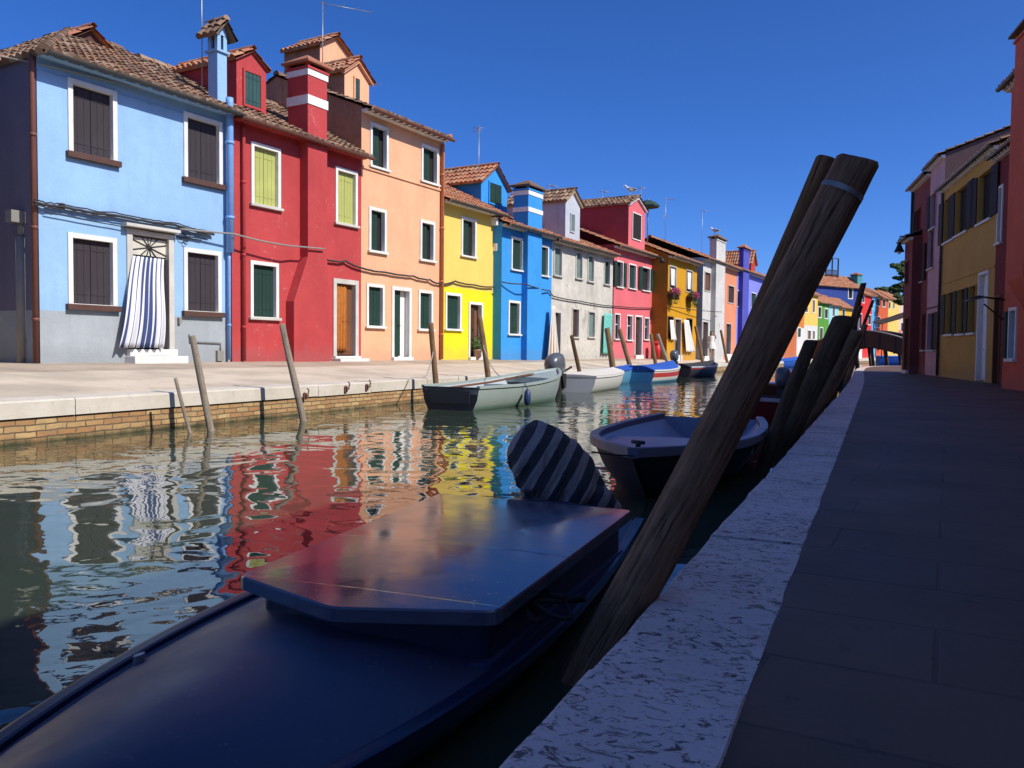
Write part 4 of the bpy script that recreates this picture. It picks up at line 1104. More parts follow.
def boat(name, label, pos, rz, L, B, sheer0=.35, sheer1=.6, hullm=None, rimm=None, inm=None, shape=None, rake=.35, floor=.08, rim_w=.05, rim_h=.05, decks=(), stripes=(), group=None, tuck=.86, n=22, transom_w=.82, trm=None, cat='boat'):
    """hull along local +x (stern 0, bow L), waterline z = 0.  decks = [(t0, t1, drop below the sheer, material)]"""
    root = thing(name, label, cat, pos, rz, group)
    shape = shape or (lambda t: (transom_w + (1 - transom_w) * math.sin(min(1, t / .45) * PI / 2)) if t < .45 else max(.015, (1 - ((t - .45) / .55) ** 2.3)))
    sh = lambda t: sheer0 + (sheer1 - sheer0) * max(0, t - .25) ** 1.7 / (.75 ** 1.7)
    def pt(t, q, side):      # q: 1 gunwale .. 0 keel
        b = B / 2 * shape(t); s = sh(t)
        tab = [(0, 0, -.16), (.35, tuck * .55, -.13), (.55, tuck * .90, -.02), (.8, tuck + (1 - tuck) * .55, s * .45), (1, 1, s)]
        for (a, c) in zip(tab[:-1], tab[1:]):
            if q <= c[0]:
                f = (q - a[0]) / (c[0] - a[0]); wy = a[1] + (c[1] - a[1]) * f; z = a[2] + (c[2] - a[2]) * f; break
        x = L * t - rake * (1 - (z + .16) / (s + .16)) * t ** 4
        return Vector((x, side * b * wy, z))
    ts = [i / n for i in range(n + 1)]
    qs = [1, .93, .8, .67, .55, .35, 0]
    mb = MB(); rings = []
    for t in ts:
        rings.append([pt(t, q, 1) for q in qs] + [pt(t, q, -1) for q in qs[::-1][1:]])
    mb.loft(rings, closed=False, cap0=False, cap1=False)
    # stripes by strake
    ns = len(qs) * 2 - 2
    for (q0, mi) in stripes:
        for a in range(n):
            for k in (q0, ns - 1 - q0): mb.mi[a * ns + k] = mi
    mats = hullm if isinstance(hullm, (list, tuple)) else [hullm]
    st = len(mb.f); mb.poly(rings[0], 0)
    if trm: mats = list(mats) + [trm]; mb.mi[st] = len(mats) - 1
    # inside skin
    inn = []
    for t in ts:
        b = max(.004, B / 2 * shape(t) - .03); s = sh(t); x = L * t + (.03 if t == 0 else 0)
        xr = lambda z: min(x, L - .05) - (rake * (1 - (z + .16) / (s + .16)) * t ** 4 + .04 * t)
        inn.append([Vector((xr(s), b, s)), Vector((xr(floor + (s - floor) * .3), b * .8 * tuck ** .5, floor + (s - floor) * .3)), Vector((xr(floor), b * .62 * tuck, floor)), Vector((xr(floor), -b * .62 * tuck, floor)), Vector((xr(floor + (s - floor) * .3), -b * .8 * tuck ** .5, floor + (s - floor) * .3)), Vector((xr(s), -b, s))])
    ib = MB(); ib.loft(inn, closed=False, cap0=False, cap1=False); ib.poly(inn[0])
    hull = mb.build('hull', mats, root)
    ib.build('inner_hull', inm or mats[0], root)
    # gunwale
    rb = MB()
    for sd in (1, -1):
        rr = []
        for t in ts:
            b = B / 2 * shape(t); s = sh(t); x = L * t
            rr.append([Vector((x, sd * (b + .018), s - rim_h * .5)), Vector((x, sd * (b + .018), s + rim_h * .42)), Vector((x, sd * (b + .006), s + rim_h * .5)), Vector((x, sd * max(.0, b - rim_w + .01), s + rim_h * .5)), Vector((x, sd * max(0, b - rim_w), s + rim_h * .42)), Vector((x, sd * max(0, b - rim_w), s - rim_h * .5))])
        rb.loft(rr, smooth=False)
    rb.build('gunwale', rimm or mats[0], root)
    for (t0, t1, drop, dm, camber) in decks:
        db = MB(); rr = []
        m_ = 14
        for i in range(m_ + 1):
            t = t0 + (t1 - t0) * i / m_; b = max(.003, B / 2 * shape(t) - .034); s = sh(t) - drop; x = L * t
            rr.append([Vector((x, b * math.cos(PI * k / 10), s + camber * (1 - math.cos(PI * k / 10) ** 2))) for k in range(11)])
        db.loft(rr, closed=False, cap0=False, cap1=False)
        db.poly([*rr[0], rr[0][-1] - Vector((0, 0, .09)), rr[0][0] - Vector((0, 0, .09))])
        if t1 < .98: db.poly([*rr[-1], rr[-1][-1] - Vector((0, 0, .09)), rr[-1][0] - Vector((0, 0, .09))])
        db.build('deck', dm, root)
    root['_L'] = L
    return root, sh, shape

def outboard(name, label, pos, rz, s=1.0, tilt=0.0, cowl=None, group=None):
    """outboard motor: clamp at origin, cowl above, leg below; local +x points away from the boat"""
    root = thing(name, label, 'outboard motor', pos, rz, group)
    T = Matrix.Rotation(tilt, 4, 'Y')
    mb = MB(); rings = []
    for (z, sx, sy, ox) in ((.16, .13, .10, .10), (.20, .20, .135, .12), (.30, .235, .15, .13), (.42, .235, .15, .13), (.50, .20, .13, .12), (.545, .12, .08, .11), (.555, .03, .02, .11)):
        rings.append([T @ Vector((ox * s + sx * s * math.copysign(abs(math.cos(a)) ** .7, math.cos(a)), sy * s * math.copysign(abs(math.sin(a)) ** .7, math.sin(a)), z * s)) for a in [2 * PI * k / 16 for k in range(16)]])
    mb.loft(rings); mb.build('cowl', cowl or paint('outboard_grey', (.09, .10, .12), .3, spec=.6), root)
    lb_ = MB(); rings = []
    for (z, sx, sy, ox) in ((.16, .10, .07, .10), (.0, .08, .055, .11), (-.35, .07, .04, .13), (-.62, .075, .03, .14)):
        rings.append([T @ Vector((ox * s + sx * s * math.cos(a), sy * s * math.sin(a), z * s)) for a in [2 * PI * k / 10 for k in range(10)]])
    lb_.loft(rings); lb_.build('leg', M['iron'], root)
    cb = MB(); cb.box(-.08 * s, .06 * s, -.09 * s, .09 * s, -.12 * s, .12 * s, M=T); cb.box(-.45 * s, -.08 * s, -.015 * s, .015 * s, .12 * s, .15 * s, M=T)
    cb.build('clamp', M['iron'], root)
    return root

# --- the navy boat in the foreground
SB = Vector((-1.74, 4.55, ZW)); BB = Vector((-1.46, .42, ZW)); dv = BB - SB
rzf = math.atan2(dv.y, dv.x); LF = dv.length
fshape = lambda t: (.86 + .14 * math.sin(min(1, t / .42) * PI / 2)) if t < .42 else max(.02, (1 - ((t - .42) / .58) ** 2.2))
fboat, fsh, _ = boat('navy_boat', 'navy blue wooden boat in the foreground with a flat glossy cabin hatch', SB, rzf, LF, 1.24, .150, .165, NAVY, NAVY_DK, NAVY, shape=fshape, rake=.3, floor=.02, rim_w=.035, rim_h=.036,
                     decks=[(0.0, .995, .006, NAVY_DECK, .112)], n=30)
inv = fboat.matrix_basis.inverted() if False else Matrix.Translation(SB) @ Matrix.Rotation(rzf, 4, 'Z')
invf = inv.inverted()
zt = .055
corners = [(238, 575), (330, 607), (497, 611), (632, 510), (440, 493)]
top = [invf @ on_z(px, py, zt) for px, py in corners]
def inset(pts, d):
    c = sum(pts, Vector()) / len(pts); return [p + (c - p).normalized() * d for p in pts]
def finepoly(pts):
    """round a loop of points off at its corners"""
    out = []
    n_ = len(pts)
    for i in range(n_):
        a, b, c = pts[i - 1], pts[i], pts[(i + 1) % n_]
        e0 = b + (a - b).normalized() * .03; e1 = b + (c - b).normalized() * .03
        out += [e0, e0 * .25 + b * .5 + e1 * .25, e1]
    return out
top = finepoly(top)
up = lambda pts, dz: [p + Vector((0, 0, dz)) for p in pts]
mb = MB()
mb.loft([up(top, -.045), up(top, -.006), up(inset(top, .006), 0)], cap0=True, cap1=False, smooth=False)
c0 = sum(top, Vector()) / len(top); rim0 = inset(top, .006); base = len(mb.v)
for k in range(len(rim0)):   # slightly cambered lid
    k2 = (k + 1) % len(rim0)
lv = [rim0]
for f in (.25, .5, .75): lv.append([p.lerp(c0, f) + Vector((0, 0, .012 * (1 - (1 - f) ** 2))) for p in rim0])
mb.loft(lv, cap0=False, cap1=True, smooth=True)
hat = mb.build('cabin_hatch', NAVY_TOP, fboat)
mb = MB(); ins = inset(top, .085); mb.loft([up(ins, -.21), up(ins, -.047)], smooth=False); mb.build('cabin_trunk', NAVY_DK, fboat)
mb = MB(); ins2 = inset(top, .055); mb.loft([up(ins2, -.215), up(ins2, -.178)], smooth=False); mb.build('coaming', NAVY, fboat)
mb = MB(); p = invf @ on_z(139, 653, -.105); mb.loft([[p + Vector((.022 * math.cos(a), .010 * math.sin(a), z)) for a in [2 * PI * k / 12 for k in range(12)]] for z in (-.05, -.004)], smooth=False); mb.build('fairlead', M['alu'], fboat)
# mooring line lashed over the right gunwale
def rope(name, label, pts, r, col=(.16, .14, .12), cat='rope'):
    mb = MB(); mb.tube(pts, r, 6); o = mb.build(name, paint('rope_fibre', col, .9, .25, 60, .1), None); tag(o, label, cat); return o
g = on_z(563, 612, -.07); g2 = on_z(525, 607, -.12)
pts = []
rng = random.Random(4)
for k in range(46):
    a = k * .55; pts.append(g + Vector((-.05 - .045 * math.cos(a * .31) + .05 * math.cos(a) * (1 - .3 * math.sin(k)), .11 * math.sin(a * .27) + .04 * math.sin(a * 1.3), .02 + .02 * math.sin(a * .9))))
pts.append(Vector((-.90, 2.66, -.02)))
rope('mooring_rope', 'tangled dark mooring rope lashed over the gunwale of the foreground boat', pts, .009, (.035, .032, .035))

# outboard under a striped cloth at its stern
D0 = 4.95
sil = [(504, 458), (512, 440), (521, 428), (531, 421), (538, 420.5), (556, 428), (572, 438), (582, 446.5), (591, 456), (599, 474), (607, 490), (622, 506), (614, 522), (575, 524), (550, 518), (538, 508), (526, 496), (515, 480)]
cen = at_depth(556, 465, D0)
def cover_m():
    t = NT('striped_awning_cloth'); tc = t.add('ShaderNodeTexCoord'); mp = t.add('ShaderNodeMapping'); mp.inputs['Rotation'].default_value = (0, R(-30), 0); t.link(tc.outputs['Object'], mp.inputs['Vector'])
    sx = t.add('ShaderNodeSeparateXYZ'); t.link(mp.outputs[0], sx.inputs[0])
    n = t.noise(tc.outputs['Object'], 4, 3); x = t.math('ADD', sx.outputs['X'], t.math('MULTIPLY', n, .03))
    m_ = t.math('FRACT', t.math('MULTIPLY', x, 9.5)); st = t.ramp(m_, [(.0, 0), (.02, 1), (.48, 1), (.50, 0)])
    c = t.mix(st, (.035, .028, .028), (.38, .31, .28)); t.base(t.mix(t.math('MULTIPLY', n, .4), c, mul((.06, .06, .07), 1)))
    t.set(Roughness=.9); t.bump(t.noise(t.coords(scale=(9, 9, 3.0), rot=(0, R(-30), 0)), 1.3, 4, .6, 1.2), 1.0, .05); return t.m
mb = MB(); rings = []
for (dd_, sc, k) in ((-.20, .30, 0), (-.185, .62, 1), (-.13, .88, 2), (-.05, 1.0, 3), (.06, 1.0, 4), (.14, .86, 5), (.19, .6, 6), (.205, .3, 7)):
    ring = []
    for j, (px, py) in enumerate(sil):
        p = at_depth(px, py, D0) - cen
        wr = 1 + .06 * mnoise.noise(Vector((j * 1.1, k * .8, 3))) + .02 * math.sin(j * 2.3 + k)
        ring.append(p * sc * wr + F * dd_)
    rings.append(ring)
mb.loft(rings)
Rc = Matrix.Rotation(YAW, 4, 'Z')
mb.v = [tuple(Rc.inverted() @ Vector(v)) for v in mb.v]
root = thing('outboard_motor', 'tilted outboard motor wrapped in a grey striped cloth behind the navy boat', 'outboard motor', cen, YAW)
o = mb.build('striped_cover', cover_m(), root); sm = o.modifiers.new('sub', 'SUBSURF'); sm.levels = 4; sm.render_levels = 4
dg_ = bpy.context.evaluated_depsgraph_get(); me2 = bpy.data.meshes.new_from_object(o.evaluated_get(dg_)); o.modifiers.clear(); o.data = me2; me2.name = 'striped_cover'
ca, sa_ = math.cos(R(28)), math.sin(R(28)); nrm_ = [vv.normal.copy() for vv in me2.vertices]
for vv, nn in zip(me2.vertices, nrm_):      # hanging folds that run down the slant of the cloth
    p = vv.co; a = p.x * ca - p.z * sa_; b = p.x * sa_ + p.z * ca
    f = .026 * mnoise.noise(Vector((a * 13, b * 2.6, p.y * 9))) + .012 * mnoise.noise(Vector((a * 30, b * 5, p.y * 20)))
    low = max(0, min(1, (-p.z) * 5 + .2)); vv.co = p + nn * f * (.55 + .9 * low)
lb_ = MB(); lb_.tube([Vector((-.17, .0, -.05)), Vector((-.17, .0, -.35)), Vector((-.14, 0, -.62))], [.03, .028, .05], 8); lb_.box(-.1, .16, -.07, .07, -.62, -.18); lb_.build('leg', M['iron'], root)

# --- second boat beyond the stripes
GREYH = gloss('slate_boat_paint', (.026, .024, .034), .5); LAV = gloss('lavender_deck_paint', (.25, .25, .33), .42, .15, .4)
s0 = Vector((-1.72, 9.5, ZW)); b0 = Vector((-1.545, 5.62, ZW)); dv = b0 - s0
s2 = lambda t: (.8 + .2 * math.sin(min(1, t / .4) * PI / 2)) if t < .4 else max(.03, (1 - ((t - .4) / .6) ** 3.0))
boat('slate_boat', 'slate grey open boat with a pale lavender foredeck moored behind the striped motor', s0, math.atan2(dv.y, dv.x), dv.length, 1.42, .37, .41, GREYH, gloss('slate_rim_paint', (.11, .11, .15), .4), LAV, shape=s2, rake=.75, floor=.12, rim_w=.06, rim_h=.07, decks=[(.55, .99, .05, LAV, .02)], tuck=.72)
mb = MB(); p = on_z(638, 449, .105); mb.tube([p, p + Vector((0, 0, .05))], .02, 8); mb.tube([p + Vector((-.05, .02, .05)), p + Vector((.05, -.02, .05))], .015, 6)
tag(mb.build('mooring_cleat', M['iron']), 'small black mooring cleat on the bow of the slate boat', 'cleat')
g1 = Vector((-1.9, 6.4, -.02)); rope('thin_line', 'thin taut line from the bow of the slate boat to the striped motor', [at_depth(592, 452, 5.0), at_depth(610, 454.5, 5.3), at_depth(633, 456, 5.75)], .006, (.07, .05, .03))

RIM_W = gloss('white_rim_paint', (.55, .57, .62), .4)
boat('red_hull_boat', 'dark red boat with a pale rim half hidden behind the mooring poles', (-1.55, 15.6, ZW), R(-90), 4.2, 1.3, .34, .5, gloss('dark_red_boat_paint', (.22, .02, .03), .4), RIM_W, gloss('red_inside_paint', (.12, .03, .03), .5), decks=[(.6, .99, .05, GREYH, .02)])
boat('lilac_deck_boat', 'boat with a pale lilac covered deck and brown rubbing strake beyond the poles', (-2.0, 21.2, ZW), R(-90), 4.6, 1.6, .36, .5, gloss('brown_boat_paint', (.13, .06, .035), .4), gloss('brown_rim_paint', (.24, .12, .06), .4), LAV, decks=[(.0, .99, .02, gloss('pale_lilac_cover', (.45, .44, .52), .5), .08)])
boat('tarpaulin_boat', 'dark boat under a grey tarpaulin far along the shaded quay', (-2.0, 28.5, ZW), R(-90), 4.6, 1.6, .36, .5, GREYH, RIM_W, GREYH, decks=[(.0, .99, .0, gloss('grey_tarpaulin', (.12, .13, .15), .6), .16)])
outboard('outboard_motor', 'small black outboard motor on the dark red boat behind the poles', (-1.55, 15.62, ZW + .36), R(90), .9)

# --- boats on the sunlit side
GG = gloss('grey_green_boat_paint', (.30, .36, .34), .4, .12, .4); GG2 = gloss('pale_green_boat_paint', (.22, .33, .27), .45, .15, .4); TR = gloss('black_transom_paint', (.022, .024, .03), .5)
s0 = on_z(450, 410, ZW); b0 = Vector((s0.x + .16, s0.y + 5.2, ZW))
gb_, gsh, _ = boat('grey_green_boat', 'open grey green boat with a black transom on the sunlit side', s0, math.atan2(b0.y - s0.y, b0.x - s0.x), 5.2, 1.55, .43, .68, [GG, GG2], GG, gloss('pale_grey_inside', (.36, .40, .42), .5), transom_w=.78, decks=[(.68, .99, .04, GG, .03), (.0, .1, .04, GG, .0)], stripes=[(3, 1), (4, 1)], trm=TR)
mb = MB(); mb.box(-.03, -.006, -.42, .42, .12, .36); mb.build('motor_board', TR, gb_)
mb = MB(); mb.box(1.5, 1.75, -.62, .62, .30, .34); mb.box(2.6, 2.85, -.64, .64, .34, .38); mb.build('thwart', gloss('thwart_paint', (.34, .38, .40), .5), gb_)
WP = gloss('white_boat_paint', (.66, .66, .62), .4, .06, .3); CV = paint('cream_boat_cover', (.66, .64, .58), .8, .08, 3)
s0 = on_z(570, 392, ZW); b0 = Vector((s0.x - .25, s0.y + 5.0, ZW))
boat('white_boat', 'white boat under a taut cream cover with its bow away from the camera', s0, math.atan2(b0.y - s0.y, b0.x - s0.x), 4.9, 1.6, .42, .55, WP, WP, WP, decks=[(.0, .99, -.03, CV, .03)], transom_w=.9)
outboard('outboard_motor', 'grey outboard motor on the stern of the white boat', (s0.x - .25, s0.y - .05, ZW + .30), R(-100), 1.45, R(16))
BC = paint('blue_canvas', (.03, .10, .42), .8, .2, 5, .1); LB_ = gloss('light_blue_boat_paint', (.10, .30, .50), .4); RDp = gloss('red_stripe_paint', (.5, .04, .03), .4)
s0 = on_z(637, 383, ZW); b0 = Vector((s0.x + .35, s0.y + 4.4, ZW))
boat('blue_canvas_boat', 'light blue boat with red and white stripes under a bright blue canvas', s0, math.atan2(b0.y - s0.y, b0.x - s0.x), 4.3, 1.5, .45, .62, [LB_, WP, RDp], WP, LB_, decks=[(.0, .99, -.02, BC, .16)], stripes=[(0, 1), (1, 2), (2, 1)], transom_w=.85)
s0 = on_z(677, 377, ZW); b0 = Vector((s0.x + .9, s0.y + 5.0, ZW))
boat('dark_canvas_boat', 'dark boat with a red stripe moored beyond the blue canvas one', s0, math.atan2(b0.y - s0.y, b0.x - s0.x), 4.6, 1.6, .45, .6, [GREYH, RDp], RIM_W, GREYH, decks=[(.0, .99, -.01, paint('black_canvas', (.03, .03, .035), .8), .14)], stripes=[(0, 1)])
outboard('outboard_motor', 'black outboard motor standing on the stern of the dark canvas boat', (s0.x - .1, s0.y, ZW + .55), R(-92), 1.15)
s0 = Vector((-8.0, 27.6, ZW))
boat('teal_skiff', 'slim blue skiff tucked against the bank behind the white boat', (-8.35, 25.4, ZW), R(88), 3.9, 1.0, .45, .6, LB_, BC, LB_, decks=[(.0, .99, -.0, BC, .06)])
a = at_depth(782, 362, 62)
boat('far_blue_boat', 'blue boat far up the canal seen between the dark poles', (a.x - 1.0, a.y, ZW), R(70), 5.0, 1.6, .5, .7, BC, BC, BC, decks=[(.0, .99, -.0, BC, .15)])
boat('far_cyan_boat', 'blue boat glimpsed under the wooden bridge', (at_depth(878, 352, 84).x, at_depth(878, 352, 84).y, ZW), R(20), 5.0, 1.6, .8, .9, BC, BC, BC, decks=[(.0, .99, -.0, BC, .12)])
# ------------------------------------------------------------------ mooring poles
def pole_m(name, c1, c2, sc=1.0):
    t = NT(name)
    v = t.coords(scale=(9 * sc, 9 * sc, .9)); n = t.noise(v, 2.4, 7, .7, .8)
    vk = t.coords(scale=(30 * sc, 30 * sc, 1.6)); n2 = t.noise(vk, 2.0, 6, .7)
    n3 = t.noise(t.coords(), 5.0, 4, .6)
    c = t.mix(t.ramp(n, [(.32, 0), (.68, 1)]), c1, c2); c = t.mix(t.ramp(n2, [(.34, 1), (.47, 0)]), c, mul(c1, .25))
    c = t.mix(t.math('MULTIPLY', t.ramp(n3, [(.45, 0), (.7, 1)]), .45), c, mul(c1, .5))
    t.base(c); t.set(Roughness=.85); t.b.inputs['Specular IOR Level'].default_value = .25
    t.bump(t.math('ADD', t.math('MULTIPLY', n2, .8), n), .85, .022); return t.m
PW = pole_m('dark_pole_wood', (.20, .085, .040), (.52, .265, .145)); PW2 = pole_m('reddish_pole_wood', (.20, .08, .03), (.44, .21, .09)); PS = pole_m('silvered_pole_wood', (.24, .19, .14), (.44, .37, .29), 2.0); PD = pole_m('tarred_pole_wood', (.060, .034, .018), (.16, .095, .050), 1.5); PB = pole_m('brown_pole_wood', (.17, .10, .05), (.34, .21, .115), 2.0)
def pole(label, a, b, r0, r1, mat, name='mooring_pole', group=None, seg=20, cut=(.0, 0), knots=.06, rows=26, seed=0, cat='mooring pole', band=None, ridges=0.0):
    a = Vector(a); b = Vector(b); d = b - a; L = d.length
    mb = MB(); rings = []
    for i in range(rows + 1):
        f = i / rows; z = L * f; r = r0 + (r1 - r0) * f
        bend = Vector((.25 * r * math.sin(f * 3.1 + seed), .25 * r * math.sin(f * 2.3 + seed * 2), 0)) * min(1, f * 3)
        ring = []
        for k in range(seg):
            an = 2 * PI * k / seg; c, s = math.cos(an), math.sin(an)
            rr = r * (1 + knots * mnoise.noise(Vector((c * 1.5 + seed, s * 1.5, z * 2.2 / (r * 8)))) + knots * .5 * mnoise.noise(Vector((c * 4, s * 4 + seed, z * 3))))
            if ridges:
                g_ = mnoise.noise(Vector((c * 5 + seed, s * 5, z * 1.1))); rr += r * (ridges * g_ - ridges * 1.6 * max(0, .28 - abs(mnoise.noise(Vector((c * 3.2 + 7, s * 3.2 + seed, z * .55))) * 2.2)))
            zz = z
            if i == rows: rr *= .86; zz = z + r * (cut[0] * c + cut[1] * s)
            elif i == rows - 1: zz = z + r * (cut[0] * c + cut[1] * s) - .012 * (r / .08) + (L / rows) * .86
            ring.append(Vector((rr * c, rr * s, zz)) + bend)
        rings.append(ring)
    mb.loft(rings)
    root = None
    o = mb.build(name, mat); o.location = a
    o.rotation_mode = 'QUATERNION'; o.rotation_quaternion = Vector((0, 0, 1)).rotation_difference(d)
    tag(o, label, cat, group)
    if band:
        bb = MB(); f, w = band; r = (r0 + (r1 - r0) * f) * 1.045; z = L * f
        bend = Vector((.25 * r * math.sin(f * 3.1 + seed), .25 * r * math.sin(f * 2.3 + seed * 2), 0))
        rg = [[bend + Vector((r * math.cos(2 * PI * k / 28), r * math.sin(2 * PI * k / 28), zz)) for k in range(28)] for zz in (z - w / 2, z + w / 2)]
        bb.loft(rg, cap0=False, cap1=False)
        b_ = bb.build('iron_band', paint('worn_steel_band', (.34, .30, .28), .5, .3, 20, metal=.4), o)
    return o
# the big leaning pair in front
top = at_depth(864, 161, 2.62); bot = at_depth(611, 624, 2.80); dirp = (bot - top).normalized()
pole('thick weathered leaning pole in front, with a steel band near its top', bot + dirp * .45, top,   .081, .065, PW, seg=72, rows=110, cut=(.12, .22), knots=.05, seed=1, ridges=.035, band=(.945, .017))
top2 = at_depth(825, 157, 2.95); bot2 = at_depth(648, 590, 3.2); d2 = (bot2 - top2).normalized()
pole('slimmer leaning pole with a flat cut top tucked behind the thick banded one', bot2 + d2 * .4, top2,   .048, .034, PW2, seg=48, rows=70, cut=(.05, .05), knots=.05, seed=4, ridges=.035)
# the cluster further along the near quay
XR = -.86
for (lab, xb, yb, xt, yt, w, mt, sd) in (
    ('short dark pole leaning right, nearest the big banded pair', 772, 446, 812, 340, .066, PD, 3),
    ('broad blunt dark pole behind the short one by the quay edge', 794, 424, 842, 316, .125, PD, 5),
    ('brown streaked pole standing close behind the broad blunt pole', 806, 412, 853, 330, .13, PB, 6),
    ('slim brown pole against the kerb beside the streaked one', 820, 404, 858, 334, .10, PB, 8),
    ('tall thin dark pole rising above the cluster by the kerb', 838, 380, 864, 283, .075, PD, 9),
    ('thin brown pole leaning between the streaked pole and the slim one', 813, 408, 851, 322, .045, PB, 11),
    ('short thin stake low against the kerb near the slim brown pole', 828, 398, 857, 348, .05, PB, 12),
    ('slender dark pole beside the tall thin dark one', 832, 390, 861, 306, .05, PD, 13),
    ('last brown pole of the cluster leaning over the kerb', 846, 382, 866, 325, .085, PB, 14),
    ('thin dark spar crossing the scarlet house front', 846, 372, 873, 300, .05, PD, 10)):
    p = on_x(xb, yb, XR + .02 * sd % .06); Dp = (p - CP).dot(F)
    q = at_depth(xt, yt, Dp * 1.0)
    dn = (p - q).normalized(); p = p + dn * max(0, (p.z - ZW + .3))
    pole(lab, p, q, w, w * .92, mt, seed=sd, cut=(.25, .1))
# poles on the sunlit side
def wpole(lab, xb, yb, xt, yt, wpx, mt, xplane=None, cut=(.1, .1), grp=None, nm='mooring_pole'):
    p = on_z(xb, yb, ZW) if xplane is None else on_x(xb, yb, xplane)
    Dp = (p - CP).dot(F); q = at_depth(xt, yt, Dp); r = wpx / 2 * Dp / FPX
    dn = (p - q).normalized(); p = p + dn * (.35 if xplane is None else max(.2, (p.z - ZW + .3)))
    return pole(lab, p, q, r, r * .85, mt, name=nm, seed=int(xb), cut=cut, seg=12, rows=14, group=grp)
wpole('tall silvered pole leaning left before the blue house', 211, 431, 192, 336, 7.5, PS)
wpole('thin bent silvered stake leaning left beside the tall pole', 190, 433, 176, 378, 4, PS, nm='mooring_stake')
wpole('tall pale pole leaning left before the crimson house', 303, 421, 283, 324, 7, PS)
wpole('dark pole upright between the peach house and the grey green boat', 437, 392, 430.5, 323, 6, PB, -8.2)
wpole('dark leaning pole before the yellow house door', 489, 380, 479, 317, 6, PB, -8.2)
wpole('slim dark pole before the weathered white house', 579, 372, 572, 335, 4.5, PD, -8.2)
wpole('thick brown pole before the turquoise cloth', 614, 372, 606.5, 328, 6.5, PB, -8.3)
wpole('brown pole leaning left before the pink house door', 631, 368, 619.5, 329, 5, PB, -8.3)
wpole('short dark pole beside the red bin', 656, 364, 651, 334, 4, PB, -8.4)
wpole('pale pole leaning left past the mustard house front', 667, 362, 658, 334, 4, PS, -8.4)
wpole('thin pole before the white chimney shaft house', 704, 372, 695.5, 326, 3.6, PB, -8.3)
wpole('thin pole just right of the person in white', 727, 360, 720.5, 330, 3, PB, -8.0)

# ------------------------------------------------------------------ cloths, flowers, gulls
def striped_m(name, c1, c2, freq, axis='X', rot=0.0):
    t = NT(name); tc = t.add('ShaderNodeTexCoord')
    at = t.add('ShaderNodeAttribute', attribute_name='cloth_u'); m_ = t.math('FRACT', t.math('MULTIPLY', at.outputs['Fac'], freq))
    st = t.ramp(m_, [(.0, 0), (.03, 1), (.53, 1), (.56, 0)]); t.base(t.mix(st, c1, c2)); t.set(Roughness=.9); t.b.inputs['Specular IOR Level'].default_value = .1; return t.m
def cloth(name, label, h, top_u, bot_u, z0, z1, y, folds, amp, mat, cat='curtain', billow=0.0, n=60, m_=16, ragged=0.0):
    """a hanging cloth in house coordinates: top edge top_u=(u0,u1) at z1, bottom edge bot_u at z0"""
    verts, faces, us = [], [], []
    for j in range(m_ + 1):
        f = j / m_
        for i in range(n + 1):
            g_ = i / n; u = (top_u[0] + (top_u[1] - top_u[0]) * g_) * (1 - f) + (bot_u[0] + (bot_u[1] - bot_u[0]) * g_) * f
            zz = z1 + (z0 - z1) * f + ragged * math.sin(g_ * 5) * f
            yy = y - amp * (.35 + f * .65) * math.sin(g_ * folds * 2 * PI + f * 1.2) - billow * math.sin(f * PI * .8) * f
            p = h.world(u, yy, zz) - h.P0; verts.append(p); us.append(g_)
    for j in range(m_):
        for i in range(n): a = j * (n + 1) + i; faces.append((a, a + 1, a + n + 2, a + n + 1))
    me = bpy.data.meshes.new(name); me.from_pydata([tuple(v) for v in verts], [], faces); me.materials.append(mat)
    at = me.attributes.new('cloth_u', 'FLOAT', 'POINT'); at.data.foreach_set('value', us)
    for p in me.polygons: p.use_smooth = True
    o = bpy.data.objects.new(name, me); COL.objects.link(o); o.location = h.P0
    md = o.modifiers.new('thick', 'SOLIDIFY'); md.thickness = .006
    return tag(o, label, cat)
h = blue
z1 = zat(h, 133, 256); z0 = zat(h, 126, 350)
cloth('door_curtain', 'blue and white striped curtain billowing from the doorway of the pale blue house', h, (uat(h, 132), uat(h, 163)), (uat(h, 121, -.3), uat(h, 160, -.1)), z0 + .05, z1, -.05, 6, .045, striped_m('blue_striped_cloth', (.055, .08, .20), (.70, .70, .72), 7.5), billow=.22)
h = red
cloth('door_curtain', 'orange brown curtain in the doorway of the crimson house', h, (uat(h, 336.5), uat(h, 348)), (uat(h, 336.5), uat(h, 347.5)), zat(h, 337, 351), zat(h, 337, 284), .06, 4, .03, paint('orange_cloth', (.42, .15, .035), .9, .15, 8, .1))
h = greyh
cloth('hanging_cloth', 'turquoise cloth hung from a line on the weathered white house', h, (uat(h, 601.5), uat(h, 610)), (uat(h, 600), uat(h, 609)), zat(h, 600, 354), zat(h, 601, 313), -.12, 3, .05, paint('turquoise_cloth', (.16, .48, .42), .9, .12, 8, .1), cat='cloth')
h = azure
cloth('draped_sheet', 'bundled white and tan sheet hanging at the right end of the azure house', h, (uat(h, 546), uat(h, 549)), (uat(h, 541), uat(h, 553)), zat(h, 541, 361), zat(h, 546, 306), -.25, 3, .07, striped_m('tan_striped_cloth', (.42, .28, .18), (.70, .66, .60), 3.2), cat='cloth', ragged=.1)
h = must
cw = paint('white_cloth', (.76, .74, .70), .9, .05, 8, .1)
cloth('white_curtain', 'white curtain hanging out of the left window of the mustard house downstairs', h, (uat(h, 667.5), uat(h, 671)), (uat(h, 668.5), uat(h, 674)), zat(h, 669, 340), zat(h, 669, 320), -.12, 2, .04, cw)
cloth('white_curtain', 'long white curtain blown aside from the mustard house door', h, (uat(h, 681), uat(h, 686)), (uat(h, 683), uat(h, 692)), zat(h, 684, 352), zat(h, 683, 320), -.15, 3, .06, cw)
